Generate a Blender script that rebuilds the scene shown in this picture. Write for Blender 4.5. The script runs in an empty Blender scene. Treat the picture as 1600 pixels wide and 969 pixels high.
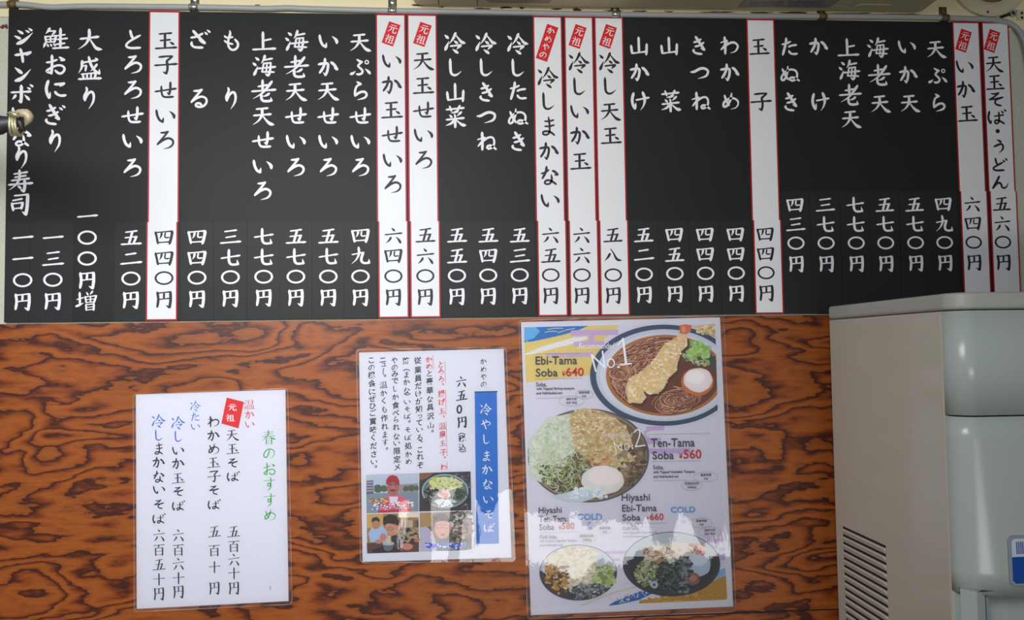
import bpy, math, random
from mathutils import Vector, Matrix
random.seed(7)
S = bpy.context.scene
COL = S.collection

# ------------------------------------------------------------------ camera
F = 1278.0
CAM = Vector((0.6269, -1.1831, 1.512))
yaw, pit, rol = 0.0671, 0.0468, -0.0138
fw = Vector((math.sin(yaw) * math.cos(pit), math.cos(yaw) * math.cos(pit), math.sin(pit)))
r0 = Vector((math.cos(yaw), -math.sin(yaw), 0)); u0 = r0.cross(fw)
RT = r0 * math.cos(rol) + u0 * math.sin(rol)
UP = -r0 * math.sin(rol) + u0 * math.cos(rol)
cd = bpy.data.cameras.new('camera'); cam = bpy.data.objects.new('camera', cd); COL.objects.link(cam)
cd.sensor_width = 36; cd.lens = F / 1600 * 36; cd.clip_start = 0.02
cam.matrix_world = Matrix(((RT.x, UP.x, -fw.x, CAM.x), (RT.y, UP.y, -fw.y, CAM.y), (RT.z, UP.z, -fw.z, CAM.z), (0, 0, 0, 1)))
S.camera = cam

# ------------------------------------------------------------------ world, lights, exposure
S.view_settings.view_transform = 'Standard'; S.view_settings.look = 'None'
S.view_settings.gamma = 1; S.view_settings.use_curve_mapping = False
S.view_settings.exposure = -0.55
w = bpy.data.worlds.new('world'); S.world = w; w.use_nodes = True
w.node_tree.nodes['Background'].inputs[0].default_value = (0.75, 0.85, 1.0, 1)
w.node_tree.nodes['Background'].inputs[1].default_value = 0.12


def area(name, loc, target, sx, sy, power, col, spread=180):
    l = bpy.data.lights.new(name, 'AREA'); l.shape = 'RECTANGLE'; l.size = sx; l.size_y = sy
    l.energy = power; l.color = col; l.spread = math.radians(spread)
    o = bpy.data.objects.new(name, l); COL.objects.link(o); o.location = loc
    o.rotation_euler = (Vector(target) - Vector(loc)).to_track_quat('-Z', 'Y').to_euler()
    return o


area('shopfront_daylight', (0.24, -1.27, 1.93), (0.36, 0, 1.42), 0.9, 0.42, 9.5, (0.955, 0.975, 1.0), 98)
sp_ = area('sunlit_pavement', (1.5, -5.5, 0.01), (1.5, -5.5, 2.0), 1.9, 2.3, 185, (1.0, 0.985, 0.96))
sp_.rotation_euler = (math.pi, 0, 0)

# ------------------------------------------------------------------ pixel helpers


def ray(px, py):
    return fw + RT * ((px - 800) / F) - UP * ((py - 484.5) / F)


def PY(px, py, Y=0.0):
    d = ray(px, py); return CAM + d * ((Y - CAM.y) / d.y)


def PX(px, py, X):
    d = ray(px, py); return CAM + d * ((X - CAM.x) / d.x)


def PZ(px, py, Z):
    d = ray(px, py); return CAM + d * ((Z - CAM.z) / d.z)


# ------------------------------------------------------------------ materials
def lin(c):
    return tuple((x / 255 / 12.92) if x / 255 <= 0.04045 else ((x / 255 + 0.055) / 1.055) ** 2.4 for x in c) + (1,)


MATS = {}


def mat(name, rgb, rough=0.5, metal=0.0, spec=0.5, var=0.0, scale=40, bump=0.0, linear=False):
    """procedural principled material; var = mottling amount"""
    if name in MATS:
        return MATS[name]
    m = bpy.data.materials.new(name); m.use_nodes = True; nt = m.node_tree; b = nt.nodes['Principled BSDF']
    c = rgb + (1,) if linear else lin(rgb)
    b.inputs['Base Color'].default_value = c
    b.inputs['Roughness'].default_value = rough; b.inputs['Metallic'].default_value = metal
    b.inputs['Specular IOR Level'].default_value = spec
    if var or bump:
        tc = nt.nodes.new('ShaderNodeTexCoord'); n = nt.nodes.new('ShaderNodeTexNoise')
        n.inputs['Scale'].default_value = scale; n.inputs['Detail'].default_value = 5
        nt.links.new(tc.outputs['Object'], n.inputs['Vector'])
        if var:
            mx = nt.nodes.new('ShaderNodeMix'); mx.data_type = 'RGBA'
            mx.inputs[6].default_value = tuple(x * (1 - var) for x in c[:3]) + (1,)
            mx.inputs[7].default_value = tuple(min(1, x * (1 + var)) for x in c[:3]) + (1,)
            nt.links.new(n.outputs['Fac'], mx.inputs[0]); nt.links.new(mx.outputs[2], b.inputs['Base Color'])
        if bump:
            bp = nt.nodes.new('ShaderNodeBump'); bp.inputs['Strength'].default_value = bump; bp.inputs['Distance'].default_value = 0.002
            nt.links.new(n.outputs['Fac'], bp.inputs['Height']); nt.links.new(bp.outputs['Normal'], b.inputs['Normal'])
    MATS[name] = m
    return m


def wood_material():
    m = bpy.data.materials.new('stained_plywood'); m.use_nodes = True; nt = m.node_tree; N = nt.nodes; L = nt.links
    b = N['Principled BSDF']
    tc = N.new('ShaderNodeTexCoord')
    mp = N.new('ShaderNodeMapping'); mp.inputs['Scale'].default_value = (1.0, 1.0, 3.4); L.new(tc.outputs['Object'], mp.inputs['Vector'])
    # slow warp of the peeled veneer
    n1 = N.new('ShaderNodeTexNoise'); n1.inputs['Scale'].default_value = 4.3; n1.inputs['Detail'].default_value = 2.0; n1.inputs['Roughness'].default_value = 0.42
    n1.inputs['Distortion'].default_value = 0.5
    L.new(mp.outputs[0], n1.inputs['Vector'])
    n2 = N.new('ShaderNodeTexNoise'); n2.inputs['Scale'].default_value = 22; n2.inputs['Detail'].default_value = 3; n2.inputs['Roughness'].default_value = 0.55
    L.new(mp.outputs[0], n2.inputs['Vector'])
    sx = N.new('ShaderNodeSeparateXYZ'); L.new(tc.outputs['Object'], sx.inputs[0])

    def math_(op, a, bb=None):
        n = N.new('ShaderNodeMath'); n.operation = op
        for i, v in enumerate((a, bb)):
            if v is None: continue
            if isinstance(v, (int, float)): n.inputs[i].default_value = v
            else: L.new(v, n.inputs[i])
        return n.outputs[0]
    h = math_('ADD', math_('MULTIPLY', sx.outputs['Z'], 17.0), math_('MULTIPLY', n1.outputs['Fac'], 9.2))
    h = math_('ADD', h, math_('MULTIPLY', n2.outputs['Fac'], 1.5))
    fr = math_('FRACT', h)
    cr = N.new('ShaderNodeValToRGB'); L.new(fr, cr.inputs[0])
    e = cr.color_ramp.elements
    e[0].position = 0.0; e[0].color = lin((112, 56, 28))
    e[1].position = 0.975; e[1].color = lin((72, 34, 24))
    for p, c in ((0.06, (140, 73, 30)), (0.30, (158, 84, 32)), (0.52, (150, 77, 30)), (0.70, (128, 62, 26)), (0.82, (100, 46, 24)), (0.90, (74, 35, 24))):
        x = e.new(p); x.color = lin(c)
    # fine streaks along the grain
    mp2 = N.new('ShaderNodeMapping'); mp2.inputs['Scale'].default_value = (9, 9, 320); L.new(tc.outputs['Object'], mp2.inputs['Vector'])
    n3 = N.new('ShaderNodeTexNoise'); n3.inputs['Scale'].default_value = 1.0; n3.inputs['Detail'].default_value = 4; L.new(mp2.outputs[0], n3.inputs['Vector'])
    n4 = N.new('ShaderNodeTexNoise'); n4.inputs['Scale'].default_value = 3.0; n4.inputs['Detail'].default_value = 2; L.new(tc.outputs['Object'], n4.inputs['Vector'])
    sc = math_('ADD', 0.57, math_('ADD', math_('MULTIPLY', n3.outputs['Fac'], 0.5), math_('MULTIPLY', n4.outputs['Fac'], 0.45)))
    mx = N.new('ShaderNodeMix'); mx.data_type = 'RGBA'; mx.blend_type = 'MULTIPLY'; mx.inputs[0].default_value = 1
    cmb = N.new('ShaderNodeCombineXYZ'); [L.new(sc, cmb.inputs[i]) for i in range(3)]
    L.new(cr.outputs[0], mx.inputs[6]); L.new(cmb.outputs[0], mx.inputs[7]); L.new(mx.outputs[2], b.inputs['Base Color'])
    b.inputs['Roughness'].default_value = 0.42; b.inputs['Specular IOR Level'].default_value = 0.35
    bp = N.new('ShaderNodeBump'); bp.inputs['Strength'].default_value = 0.08; bp.inputs['Distance'].default_value = 0.001
    L.new(n3.outputs['Fac'], bp.inputs['Height']); L.new(bp.outputs[0], b.inputs['Normal'])
    return m


def film_material(name, wav, fine, scale):
    """clear laminating film: see-through, mirror-like at its surface, slightly rippled"""
    m = bpy.data.materials.new(name); m.use_nodes = True; nt = m.node_tree; N = nt.nodes; L = nt.links
    N.remove(N['Principled BSDF']); out = N['Material Output']
    tr = N.new('ShaderNodeBsdfTransparent'); tr.inputs[0].default_value = (0.97, 0.97, 0.98, 1)
    gl = N.new('ShaderNodeBsdfGlossy'); gl.inputs['Roughness'].default_value = 0.02
    fr = N.new('ShaderNodeFresnel'); fr.inputs[0].default_value = 1.5
    tc = N.new('ShaderNodeTexCoord')
    n1 = N.new('ShaderNodeTexNoise'); n1.inputs['Scale'].default_value = scale; n1.inputs['Detail'].default_value = 1.5
    n2 = N.new('ShaderNodeTexNoise'); n2.inputs['Scale'].default_value = 130; n2.inputs['Detail'].default_value = 4
    mp = N.new('ShaderNodeMapping'); mp.inputs['Scale'].default_value = (1, 1, 0.4)
    L.new(tc.outputs['Object'], mp.inputs[0])
    L.new(mp.outputs[0], n1.inputs['Vector']); L.new(mp.outputs[0], n2.inputs['Vector'])
    b1 = N.new('ShaderNodeBump'); b1.inputs['Strength'].default_value = 1; b1.inputs['Distance'].default_value = wav
    b2 = N.new('ShaderNodeBump'); b2.inputs['Strength'].default_value = 1; b2.inputs['Distance'].default_value = fine
    L.new(n1.outputs['Fac'], b1.inputs['Height']); L.new(n2.outputs['Fac'], b2.inputs['Height'])
    L.new(b1.outputs[0], b2.inputs['Normal'])
    L.new(b2.outputs[0], gl.inputs['Normal'])
    mix = N.new('ShaderNodeMixShader'); L.new(fr.outputs[0], mix.inputs[0]); L.new(tr.outputs[0], mix.inputs[1]); L.new(gl.outputs[0], mix.inputs[2])
    hz = N.new('ShaderNodeBsdfDiffuse'); hz.inputs[0].default_value = (.85, .85, .88, 1)
    mh = N.new('ShaderNodeMixShader'); mh.inputs[0].default_value = 0.035
    L.new(mix.outputs[0], mh.inputs[1]); L.new(hz.outputs[0], mh.inputs[2])
    L.new(mh.outputs[0], out.inputs['Surface'])
    return m


M_BLACK = mat('black_board_vinyl', (34, 35, 34), 0.5, spec=0.2, var=0.10, scale=25)
M_PLATE = mat('black_price_vinyl', (41, 42, 42), 0.5, spec=0.2, var=0.08, scale=25)
M_WHITE = mat('white_vinyl', (232, 232, 232), 0.4, spec=0.3, var=0.03, scale=18)
M_INK_W = mat('white_lettering', (240, 238, 240), 0.5, spec=0.3)
M_INK_K = mat('black_lettering', (42, 40, 46), 0.5, spec=0.3)
M_RED = mat('red_border', (178, 22, 34), 0.45, spec=0.3)
M_STAMP = mat('red_stamp', (214, 34, 36), 0.45, spec=0.3)
M_PAPER = mat('white_paper', (219, 219, 228), 0.6, spec=0.2, var=0.02, scale=8)
M_CREAM = mat('cream_painted_steel', (236, 222, 178), 0.45, spec=0.4, var=0.10, scale=9, bump=0.2)
M_WALL = mat('grey_speckled_wall', (196, 197, 178), 0.7, spec=0.2, var=0.18, scale=240, bump=0.4)
M_CABLE = mat('grey_vinyl_cable', (168, 168, 166), 0.4, spec=0.4, var=0.05)
M_STEEL = mat('galvanised_steel', (190, 188, 180), 0.32, metal=0.85, var=0.15, scale=150)
M_RUST = mat('rusted_steel', (120, 96, 66), 0.6, metal=0.4, var=0.3, scale=300)
M_DARK = mat('dark_gap', (30, 27, 22), 0.8)
M_AC = mat('yellowed_plastic', (196, 184, 146), 0.4, spec=0.4, var=0.06, scale=12)
M_DISP = mat('warm_grey_enamel', (200, 194, 178), 0.16, spec=0.5, var=0.03, scale=5)
M_DISP2 = mat('pale_grey_enamel', (182, 190, 182), 0.24, spec=0.5, var=0.02, scale=5)
M_LID = mat('light_grey_lid', (178, 178, 168), 0.35, spec=0.4, var=0.03, scale=20)
M_GREYBLUE = mat('grey_blue_plastic', (136, 152, 158), 0.4)


def edge_material():
    m = bpy.data.materials.new('film_cut_edge'); m.use_nodes = True; nt = m.node_tree
    d = nt.nodes['Principled BSDF']; d.inputs['Base Color'].default_value = (.8, .78, .76, 1); d.inputs['Roughness'].default_value = .3
    t = nt.nodes.new('ShaderNodeBsdfTransparent'); x = nt.nodes.new('ShaderNodeMixShader')
    tc = nt.nodes.new('ShaderNodeTexCoord'); n = nt.nodes.new('ShaderNodeTexNoise'); n.inputs['Scale'].default_value = 28
    r = nt.nodes.new('ShaderNodeMapRange'); r.inputs[1].default_value = .35; r.inputs[2].default_value = .7; r.inputs[3].default_value = .06; r.inputs[4].default_value = .5
    nt.links.new(tc.outputs['Object'], n.inputs['Vector']); nt.links.new(n.outputs['Fac'], r.inputs[0]); nt.links.new(r.outputs[0], x.inputs[0])
    nt.links.new(t.outputs[0], x.inputs[1]); nt.links.new(d.outputs[0], x.inputs[2]); nt.links.new(x.outputs[0], nt.nodes['Material Output'].inputs['Surface'])
    return m


M_EDGE = edge_material()


def ink(name, rgb):
    return mat('ink_' + name, rgb, 0.55, spec=0.25)


# ------------------------------------------------------------------ mesh builder
class MB:
    def __init__(s): s.v = []; s.f = []; s.m = []; s.mats = []; s.lift = 0.0

    def mi(s, m):
        if m not in s.mats: s.mats.append(m)
        return s.mats.index(m)

    def poly(s, pts, m):
        b = len(s.v); s.v += [tuple(p) for p in pts]; s.f.append(tuple(range(b, b + len(pts)))); s.m.append(s.mi(m))

    def raw(s, pts, faces, m):
        b = len(s.v); s.v += [tuple(p) for p in pts]; k = s.mi(m)
        for f in faces: s.f.append(tuple(b + i for i in f)); s.m.append(k)

    def box(s, x0, x1, y0, y1, z0, z1, m):
        p = [(x, y, z) for x in (x0, x1) for y in (y0, y1) for z in (z0, z1)]
        s.raw(p, [(0, 1, 3, 2), (4, 6, 7, 5), (0, 4, 5, 1), (2, 3, 7, 6), (0, 2, 6, 4), (1, 5, 7, 3)], m)

    def slab(s, q, t, m):
        """q: 4+ points of the visible face (seen from -Y, clockwise or not), t: thickness towards +Y"""
        n = len(q); p = [Vector(a) for a in q] + [Vector(a) + Vector((0, t, 0)) for a in q]
        fs = [tuple(range(n)), tuple(range(2 * n - 1, n - 1, -1))]
        for i in range(n):
            j = (i + 1) % n; fs.append((i, n + i, n + j, j))
        s.raw(p, fs, m)

    def tube(s, pts, rad, m, n=10, caps=True):
        pts = [Vector(p) for p in pts]; K = len(pts)
        if not hasattr(rad, '__len__'): rad = [rad] * K
        rings = []; prev = None
        for i in range(K):
            t = (pts[min(i + 1, K - 1)] - pts[max(i - 1, 0)]).normalized()
            ref = prev if prev is not None else (Vector((0, 0, 1)) if abs(t.z) < 0.9 else Vector((1, 0, 0)))
            a = (ref - t * ref.dot(t)).normalized(); prev = a; b = t.cross(a)
            rings.append([pts[i] + (a * math.cos(2 * math.pi * k / n) + b * math.sin(2 * math.pi * k / n)) * rad[i] for k in range(n)])
        vs = [p for r in rings for p in r]; fs = []
        for i in range(K - 1):
            for k in range(n):
                fs.append((i * n + k, i * n + (k + 1) % n, (i + 1) * n + (k + 1) % n, (i + 1) * n + k))
        if caps: fs += [tuple(range(n - 1, -1, -1)), tuple((K - 1) * n + k for k in range(n))]
        s.raw(vs, fs, m)

    def build(s, name, parent=None, smooth=False, recalc=False, bevel=0.0, segs=2):
        me = bpy.data.meshes.new(name); me.from_pydata(s.v, [], s.f)
        for m in s.mats: me.materials.append(m)
        me.polygons.foreach_set('material_index', s.m)
        if smooth: me.polygons.foreach_set('use_smooth', [True] * len(s.f))
        me.update()
        if recalc:
            import bmesh
            bm = bmesh.new(); bm.from_mesh(me); bmesh.ops.remove_doubles(bm, verts=bm.verts, dist=1e-6)
            bmesh.ops.recalc_face_normals(bm, faces=bm.faces); bm.to_mesh(me); bm.free()
        o = bpy.data.objects.new(name, me); COL.objects.link(o)
        if parent: o.parent = parent
        if bevel:
            md = o.modifiers.new('bevel', 'BEVEL'); md.width = bevel; md.segments = segs; md.limit_method = 'ANGLE'; md.angle_limit = math.radians(40)
            md.harden_normals = False
        return o


def tag(o, label, cat, group=None):
    o['label'] = label; o['category'] = cat
    if group: o['group'] = group
    return o


def structure(o, label=None):
    o['kind'] = 'structure'
    if label: o['label'] = label
    return o


# ------------------------------------------------------------------ brush lettering: every character as brush strokes in a 100 x 100 cell
GL = {}
for line in '''天|H 19 19 70 14;H 7 49 85 42;P 45 17 44 47 28 74 3 92;N 45 46 63 70 80 86 101 92
玉|H 19 19 74 14;H 24 50 68 45;V 45 17 45 84;H 2 87 97 81;D 66 55 83 66
子|C 18 14 55 10 78 10 / 68 20 53 32;K 53 31 57 50 57 72 52 90 / 36 82;H 0 53 100 45
せ|H 3 57 96 42;K 71 13 71 45 66 68 / 55 60;C 31 31 32 60 40 79 60 82 84 80
い|K 10 21 14 45 24 66 38 75 / 42 54;D1.1 67 25 80 35 88 46 89 56
ろ|C 30 17 48 16 62 12 / 46 34 16 71;T 16 71 36 54 64 42 84 52 84 70 70 84 42 92
か|K 6 38 30 33 46 34 49 45 45 70 37 88 / 26 76;V 35 11 34 30 26 54 11 77;K1.1 63 28 76 38 90 60 / 76 52
上|V 45 8 46 86;H 48 47 81 40;H -1 90 102 84
海|D 11 9 26 21;D -1 34 13 46;R 6 92 15 72 23 50;P 55 1 50 20 38 38;H 50 22 88 14;C.8 50 35 46 60 42 77 / 70 77 97 78;B.9 50 38 82 34 / 80 60 74 92;R 74 92 66 92 56 84;H.9 22 62 103 53;V.65 65 40 61 76
老|H 26 30 68 22;V 46 0 46 46;H -3 53 105 44;P 88 6 66 36 40 64 3 87;P.9 76 62 62 72 44 77;K 41 64 41 86 50 97 72 98 86 95 / 83 80
ぷ|C 35 15 46 22 57 26 / 44 38 40 46 50 56 60 68 56 80 44 85 34 84;R 5 84 16 80 28 70;D 72 58 86 70 94 80;O.45 80 27 8 8
ら|C 35 8 52 18 / 34 28 26 50 26 74;T 26 74 46 58 68 54 79 66 70 82 35 93
冷|D1.1 4 12 20 27;R1.1 7 84 14 66 25 42;P 56 3 44 30 25 56;N 57 13 72 32 84 46 103 51;D 48 39 63 51;H 31 66 80 60;P 80 61 70 70 60 81;D1.1 41 80 64 97
し|T1.1 28 11 29 55 32 78 44 88 60 85 80 69
山|V 48 9 49 80;V 11 49 15 86;H.9 14 87 86 77;V 87 41 84 91
菜|H 5 18 87 9;V.8 21 2 29 24;P.9 68 -1 56 24;P 60 22 46 30 26 34;D.9 19 42 30 54;D.8 41 39 47 49;P.9 75 29 54 49;H 5 66 87 57;V 46 52 46 101;P 43 68 26 84 1 94;N 50 66 66 80 80 90 98 92
き|C 26 35 44 30 61 20;C 31 56 54 50 74 36;K1.1 36 8 54 36 76 70 / 58 64;C1.1 26 70 24 78 36 88 63 92
つ|T1.1 7 46 24 44 46 32 66 27 86 34 90 48 78 66 40 78
ね|V 29 9 30 50 29 90;H.8 8 43 40 32;P 40 33 28 54 9 74;C 10 74 30 52 56 34 76 32 85 46 84 66 74 80 60 86 52 80 58 72 72 72 93 88
た|C.9 15 39 36 35 57 25;V 37 9 34 34 18 89;C 47 51 64 44 86 41;C 48 70 56 82 70 86 89 84
ぬ|V.9 14 28 24 52 40 78;C 41 15 37 46 24 78 10 82 9 66 28 42 54 30 76 34 86 50 82 72 66 84 50 80 54 70 70 70 95 84
ま|C.9 31 28 52 28 74 22;C.9 31 52 54 52 76 46;C 50 8 54 40 54 78 42 92 24 90 26 78 46 76 62 82 77 94
な|C.9 10 42 30 36 46 24;V 36 9 32 34 16 64;K 64 28 76 34 88 46 / 72 48;C 58 48 60 70 52 88 34 92 26 84 36 74 56 76 80 92
り|C 38 1 41 16 30 42 33 62;T 33 62 40 40 54 24 66 24 72 42 68 70 50 101
ざ|C 7 42 32 37 60 22;K1.1 18 10 40 36 69 66 / 42 53;C1.1 12 62 11 74 24 86 60 88;D.8 68 14 80 25;D.8 79 4 93 15
る|C 26 18 46 17 62 12 / 44 34 16 70;C 16 70 38 52 64 44 82 54 83 72 70 88 50 92 36 86 40 76 54 76 62 84
も|C.9 20 28 32 36 57 33;C.9 20 50 34 60 57 66;C 44 4 46 18 38 46 38 74 50 91 66 92 79 80 81 62 68 44
と|V 37 9 42 30 50 46;C 82 30 54 46 26 66 20 82 40 90 82 88
大|H1.1 6 47 86 36;P1.1 45 4 45 38 30 70 -2 95;N 45 42 60 66 78 90 104 95
盛|P 17 16 15 46 2 72;H 15 24 80 12;K 46 -3 56 32 74 60 93 73 / 94 52;H.8 16 40 36 36;V.8 36 36 32 60;P.9 82 31 70 48 54 62;D.8 73 0 85 10;H.8 14 77 79 70;V.8 20 77 25 96;V.7 39 75 40 96;V.7 58 73 56 95;V.9 79 71 73 94;H 2 100 101 95
鮭|P 23 3 16 16 5 28;H.8 18 16 48 14;P.8 48 15 40 26 29 38;V.8 3 40 9 66;H.8 3 42 54 36;V.9 52 37 45 66;V.7 27 40 28 65;H.6 8 55 47 51;H.7 9 67 46 64;P 6 70 -4 94;D.7 13 74 18 86;D.7 27 73 32 84;D.7 39 70 48 83;H.8 54 37 91 31;V 71 3 71 90;H.9 57 54 101 48;H.9 50 77 90 71;H 38 95 107 90
お|C.9 10 39 30 36 56 26;V 34 6 35 40 33 90;C 33 90 20 84 12 78 30 64 58 52 80 54 90 66 86 80 74 89 62 87 50 76;K.9 68 15 88 26 / 70 29
に|K1.1 19 11 11 44 15 70 24 88 / 29 62;K 48 27 66 26 88 23 / 68 37;C1.1 49 60 58 72 76 79 96 77
ぎ|C 14 34 32 30 51 18;C 22 56 44 50 63 38;K1.1 26 6 44 36 67 70 / 48 64;C1.1 14 71 12 79 24 90 54 94;D.8 67 17 81 27;D.8 80 7 93 17
ジ|D 23 21 46 36;D 10 47 36 60;R1.3 24 84 46 74 68 56 91 32;D.8 58 21 74 30;D.8 71 11 87 22
ャ|K 16 49 50 44 82 36 / 62 52;V 38 21 46 50 50 80
ン|D1.2 15 19 45 44;R1.3 20 80 42 72 62 54 85 26
ボ|H 2 46 86 41;K1.2 45 15 46 60 44 89 / 32 82;P 21 59 14 70 6 78;D 60 56 80 78;D.8 70 22 84 30;D.8 81 8 95 18
寿|H.9 20 18 78 9;H.9 24 33 72 25;H.9 10 48 87 38;H -2 67 101 59;P 44 2 44 38 28 68 0 91;K1.1 67 47 68 75 64 96 / 48 87;D.9 36 71 50 81
司|H.9 24 12 84 6;K1.2 82 7 80 60 75 96 / 58 84;H.9 17 34 57 26;V.9 13 46 20 78;H.8 12 49 62 43;V 61 45 55 70;H.7 20 71 55 67
わ|V 28 10 30 50 29 90;H.8 8 37 39 26;P 39 27 28 48 9 71;T 9 71 30 52 54 38 76 36 91 50 88 66 76 80 53 87
め|V.9 21 23 28 46 41 70;T 56 12 48 46 30 74 15 76 18 56 40 40 64 36 84 48 86 66 74 82 48 90
け|K1.1 18 12 11 42 14 68 23 85 / 29 58;H 30 45 91 33;P1.1 62 8 70 30 71 52 64 74 50 94
そ|C.9 26 20 44 22 64 17 / 44 34 17 50 / 50 46 85 38;C 84 39 56 48 44 60 50 74 74 80
ば|K 12 22 6 50 9 68 16 80 / 22 64;H.9 36 46 84 39;C 60 24 61 60 54 80 40 80 40 68 56 66 86 82;D.8 72 18 83 29;D.8 86 10 97 20
う|D 42 18 64 30;T 26 54 46 46 64 40 74 52 70 68 50 86
ど|V.9 31 20 33 36 40 50;C 68 40 40 54 20 66 22 76 42 80 72 78;D.8 66 26 77 37;D.8 79 18 90 29
ん|V 46 20 30 48 11 79;T 11 79 30 58 44 52 54 60 58 74 70 78 82 70 92 50
・|O 50 50 5 5
や|T 10 52 40 38 70 30 88 40 82 56 60 60;D 44 10 60 24;V 26 18 40 56 54 92
の|T 54 22 48 50 32 78 16 74 14 54 30 30 56 20 80 30 88 52 76 76 54 88
元|H.9 24 16 78 12;H.9 8 38 94 34;P 38 38 32 66 8 90;K 60 36 58 72 64 86 84 86 90 80 / 90 64
祖|D.9 22 4 34 16;H.8 8 30 42 26;P.9 42 27 28 50 6 66;V.9 26 46 26 94;D.7 34 50 44 60;V.9 56 16 56 84;H.8 56 18 84 14;V.9 84 14 84 84;H.6 58 40 82 38;H.6 58 62 82 60;H 44 90 98 86
一|H1.1 0 54 100 44
二|H1.1 22 27 74 18;H1.1 -3 84 104 72
三|H 20 18 81 9;H 26 55 76 46;H1.1 -2 90 103 80
四|V 5 17 12 50 18 88;H.9 5 20 94 11;V1.2 93 13 88 50 79 90;H.9 18 82 80 78;P.9 38 22 34 44 25 60;C.8 57 20 54 46 62 52 76 50
五|H 21 18 79 9;V 56 14 48 50 38 90;H.9 18 52 80 45;V 77 46 62 88;H1.1 -1 93 101 87
六|D 40 2 55 20;H 5 46 95 36;P 36 63 28 80 9 99;D1.1 63 59 78 76 88 97
七|H 1 55 99 38;K1.1 42 2 42 66 50 90 66 95 90 92 / 85 64
八|P1.1 33 42 22 64 3 88;N 38 12 52 36 72 78 100 86
九|P 40 -2 42 36 28 72 2 101;H.9 5 42 66 29;K1.1 66 29 56 60 56 84 70 96 96 94 / 96 70
〇|O.9 50 50 44 38
円|V1.1 15 5 20 50 15 96;H.9 15 11 86 3;K1.2 83 4 84 55 79 99 / 59 86;V.9 50 9 49 46;H.8 20 50 83 43
増|H.8 1 42 34 31;V.9 15 0 17 68;R -3 84 14 76 37 62;D.7 49 -4 58 14;P.8 81 -8 68 14;V.7 43 24 50 63;H.7 43 27 102 19;V.8 101 21 89 62;H.6 50 61 89 57;V.6 71 25 71 58;H.5 48 43 94 39;V.7 48 72 50 108;H.7 48 75 89 69;V.8 89 69 88 108;H.5 50 91 88 87;H.6 50 107 88 103
春|H.8 16 14 84 10;H.8 20 28 80 25;H.9 6 44 96 40;P 48 2 44 34 4 72;N 56 42 74 56 98 66;V.8 32 58 32 98;H.8 32 60 70 57;V.9 70 57 70 98;H.6 34 76 68 74;H.6 34 94 68 92
す|H.9 8 28 92 24;C 58 4 60 40 54 62 42 66 36 54 44 44 56 50 60 66;T.9 60 60 56 80 34 98
温|D 10 8 24 20;D 2 34 16 44;R 6 92 24 58;V.8 40 10 42 48;H.8 40 11 84 8;V.9 84 8 80 48;H.6 42 28 82 26;H.7 42 47 82 45;V.8 32 60 34 90;H.8 32 61 92 57;V.8 90 58 86 90;V.6 52 60 53 90;V.6 71 59 70 90;H 22 94 102 91
百|H 6 14 94 10;P.9 52 12 44 28 36 36;V.9 22 36 24 96;H.8 22 38 78 34;V 78 34 78 96;H.7 24 62 78 60;H.7 24 90 78 88
十|H 4 48 96 44;V 50 6 50 98'''.split('\n'):
    ch, st = line.split('|'); GL[ch] = st.split(';')
PROF = {'H': [(0, .55), (.07, .85), (.3, .68), (.75, .75), (.93, 1.05), (1, .7)],
        'V': [(0, .7), (.06, 1.1), (.35, 1.0), (.85, 1.05), (1, .8)],
        'P': [(0, .8), (.08, 1.15), (.5, .9), (1, .12)],
        'N': [(0, .4), (.4, .8), (.78, 1.35), (.86, 1.25), (1, .12)],
        'D': [(0, .2), (.55, 1.0), (.85, 1.15), (1, .8)],
        'R': [(0, .7), (.15, 1.25), (.5, .9), (1, .12)],
        'C': [(0, .5), (.08, .95), (.4, .8), (.7, .9), (.95, .95), (1, .7)],
        'T': [(0, .5), (.08, 1.0), (.5, .95), (.75, .8), (1, .12)],
        'K': [(0, .7), (.06, 1.05), (.72, 1.0), (.85, .95), (1, .15)],
        'B': [(0, .6), (.1, .8), (.4, .7), (.55, 1.05), (.95, 1.05), (1, .8)],
        'U': [(0, 1), (1, 1)]}


def prof(k, t):
    p = PROF[k]
    for (a, x), (b, y) in zip(p, p[1:]):
        if t <= b: return x + (y - x) * (t - a) / (b - a)
    return p[-1][1]


def spline(pts, step):
    """Catmull-Rom through 2-D points"""
    if len(pts) == 2:
        n = max(4, int(math.dist(*pts) / step))
        return [(pts[0][0] + (pts[1][0] - pts[0][0]) * i / n, pts[0][1] + (pts[1][1] - pts[0][1]) * i / n) for i in range(n + 1)]
    P = [pts[0]] + list(pts) + [pts[-1]]; out = []
    for i in range(1, len(P) - 2):
        a, b, c, d = P[i - 1], P[i], P[i + 1], P[i + 2]
        n = max(3, int(math.dist(b, c) / step))
        for j in range(n):
            t = j / n
            out.append(tuple(0.5 * (2 * b[k] + (c[k] - a[k]) * t + (2 * a[k] - 5 * b[k] + 4 * c[k] - d[k]) * t * t + (3 * b[k] - a[k] - 3 * c[k] + d[k]) * t ** 3) for k in (0, 1)))
    out.append(tuple(pts[-1])); return out


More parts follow.
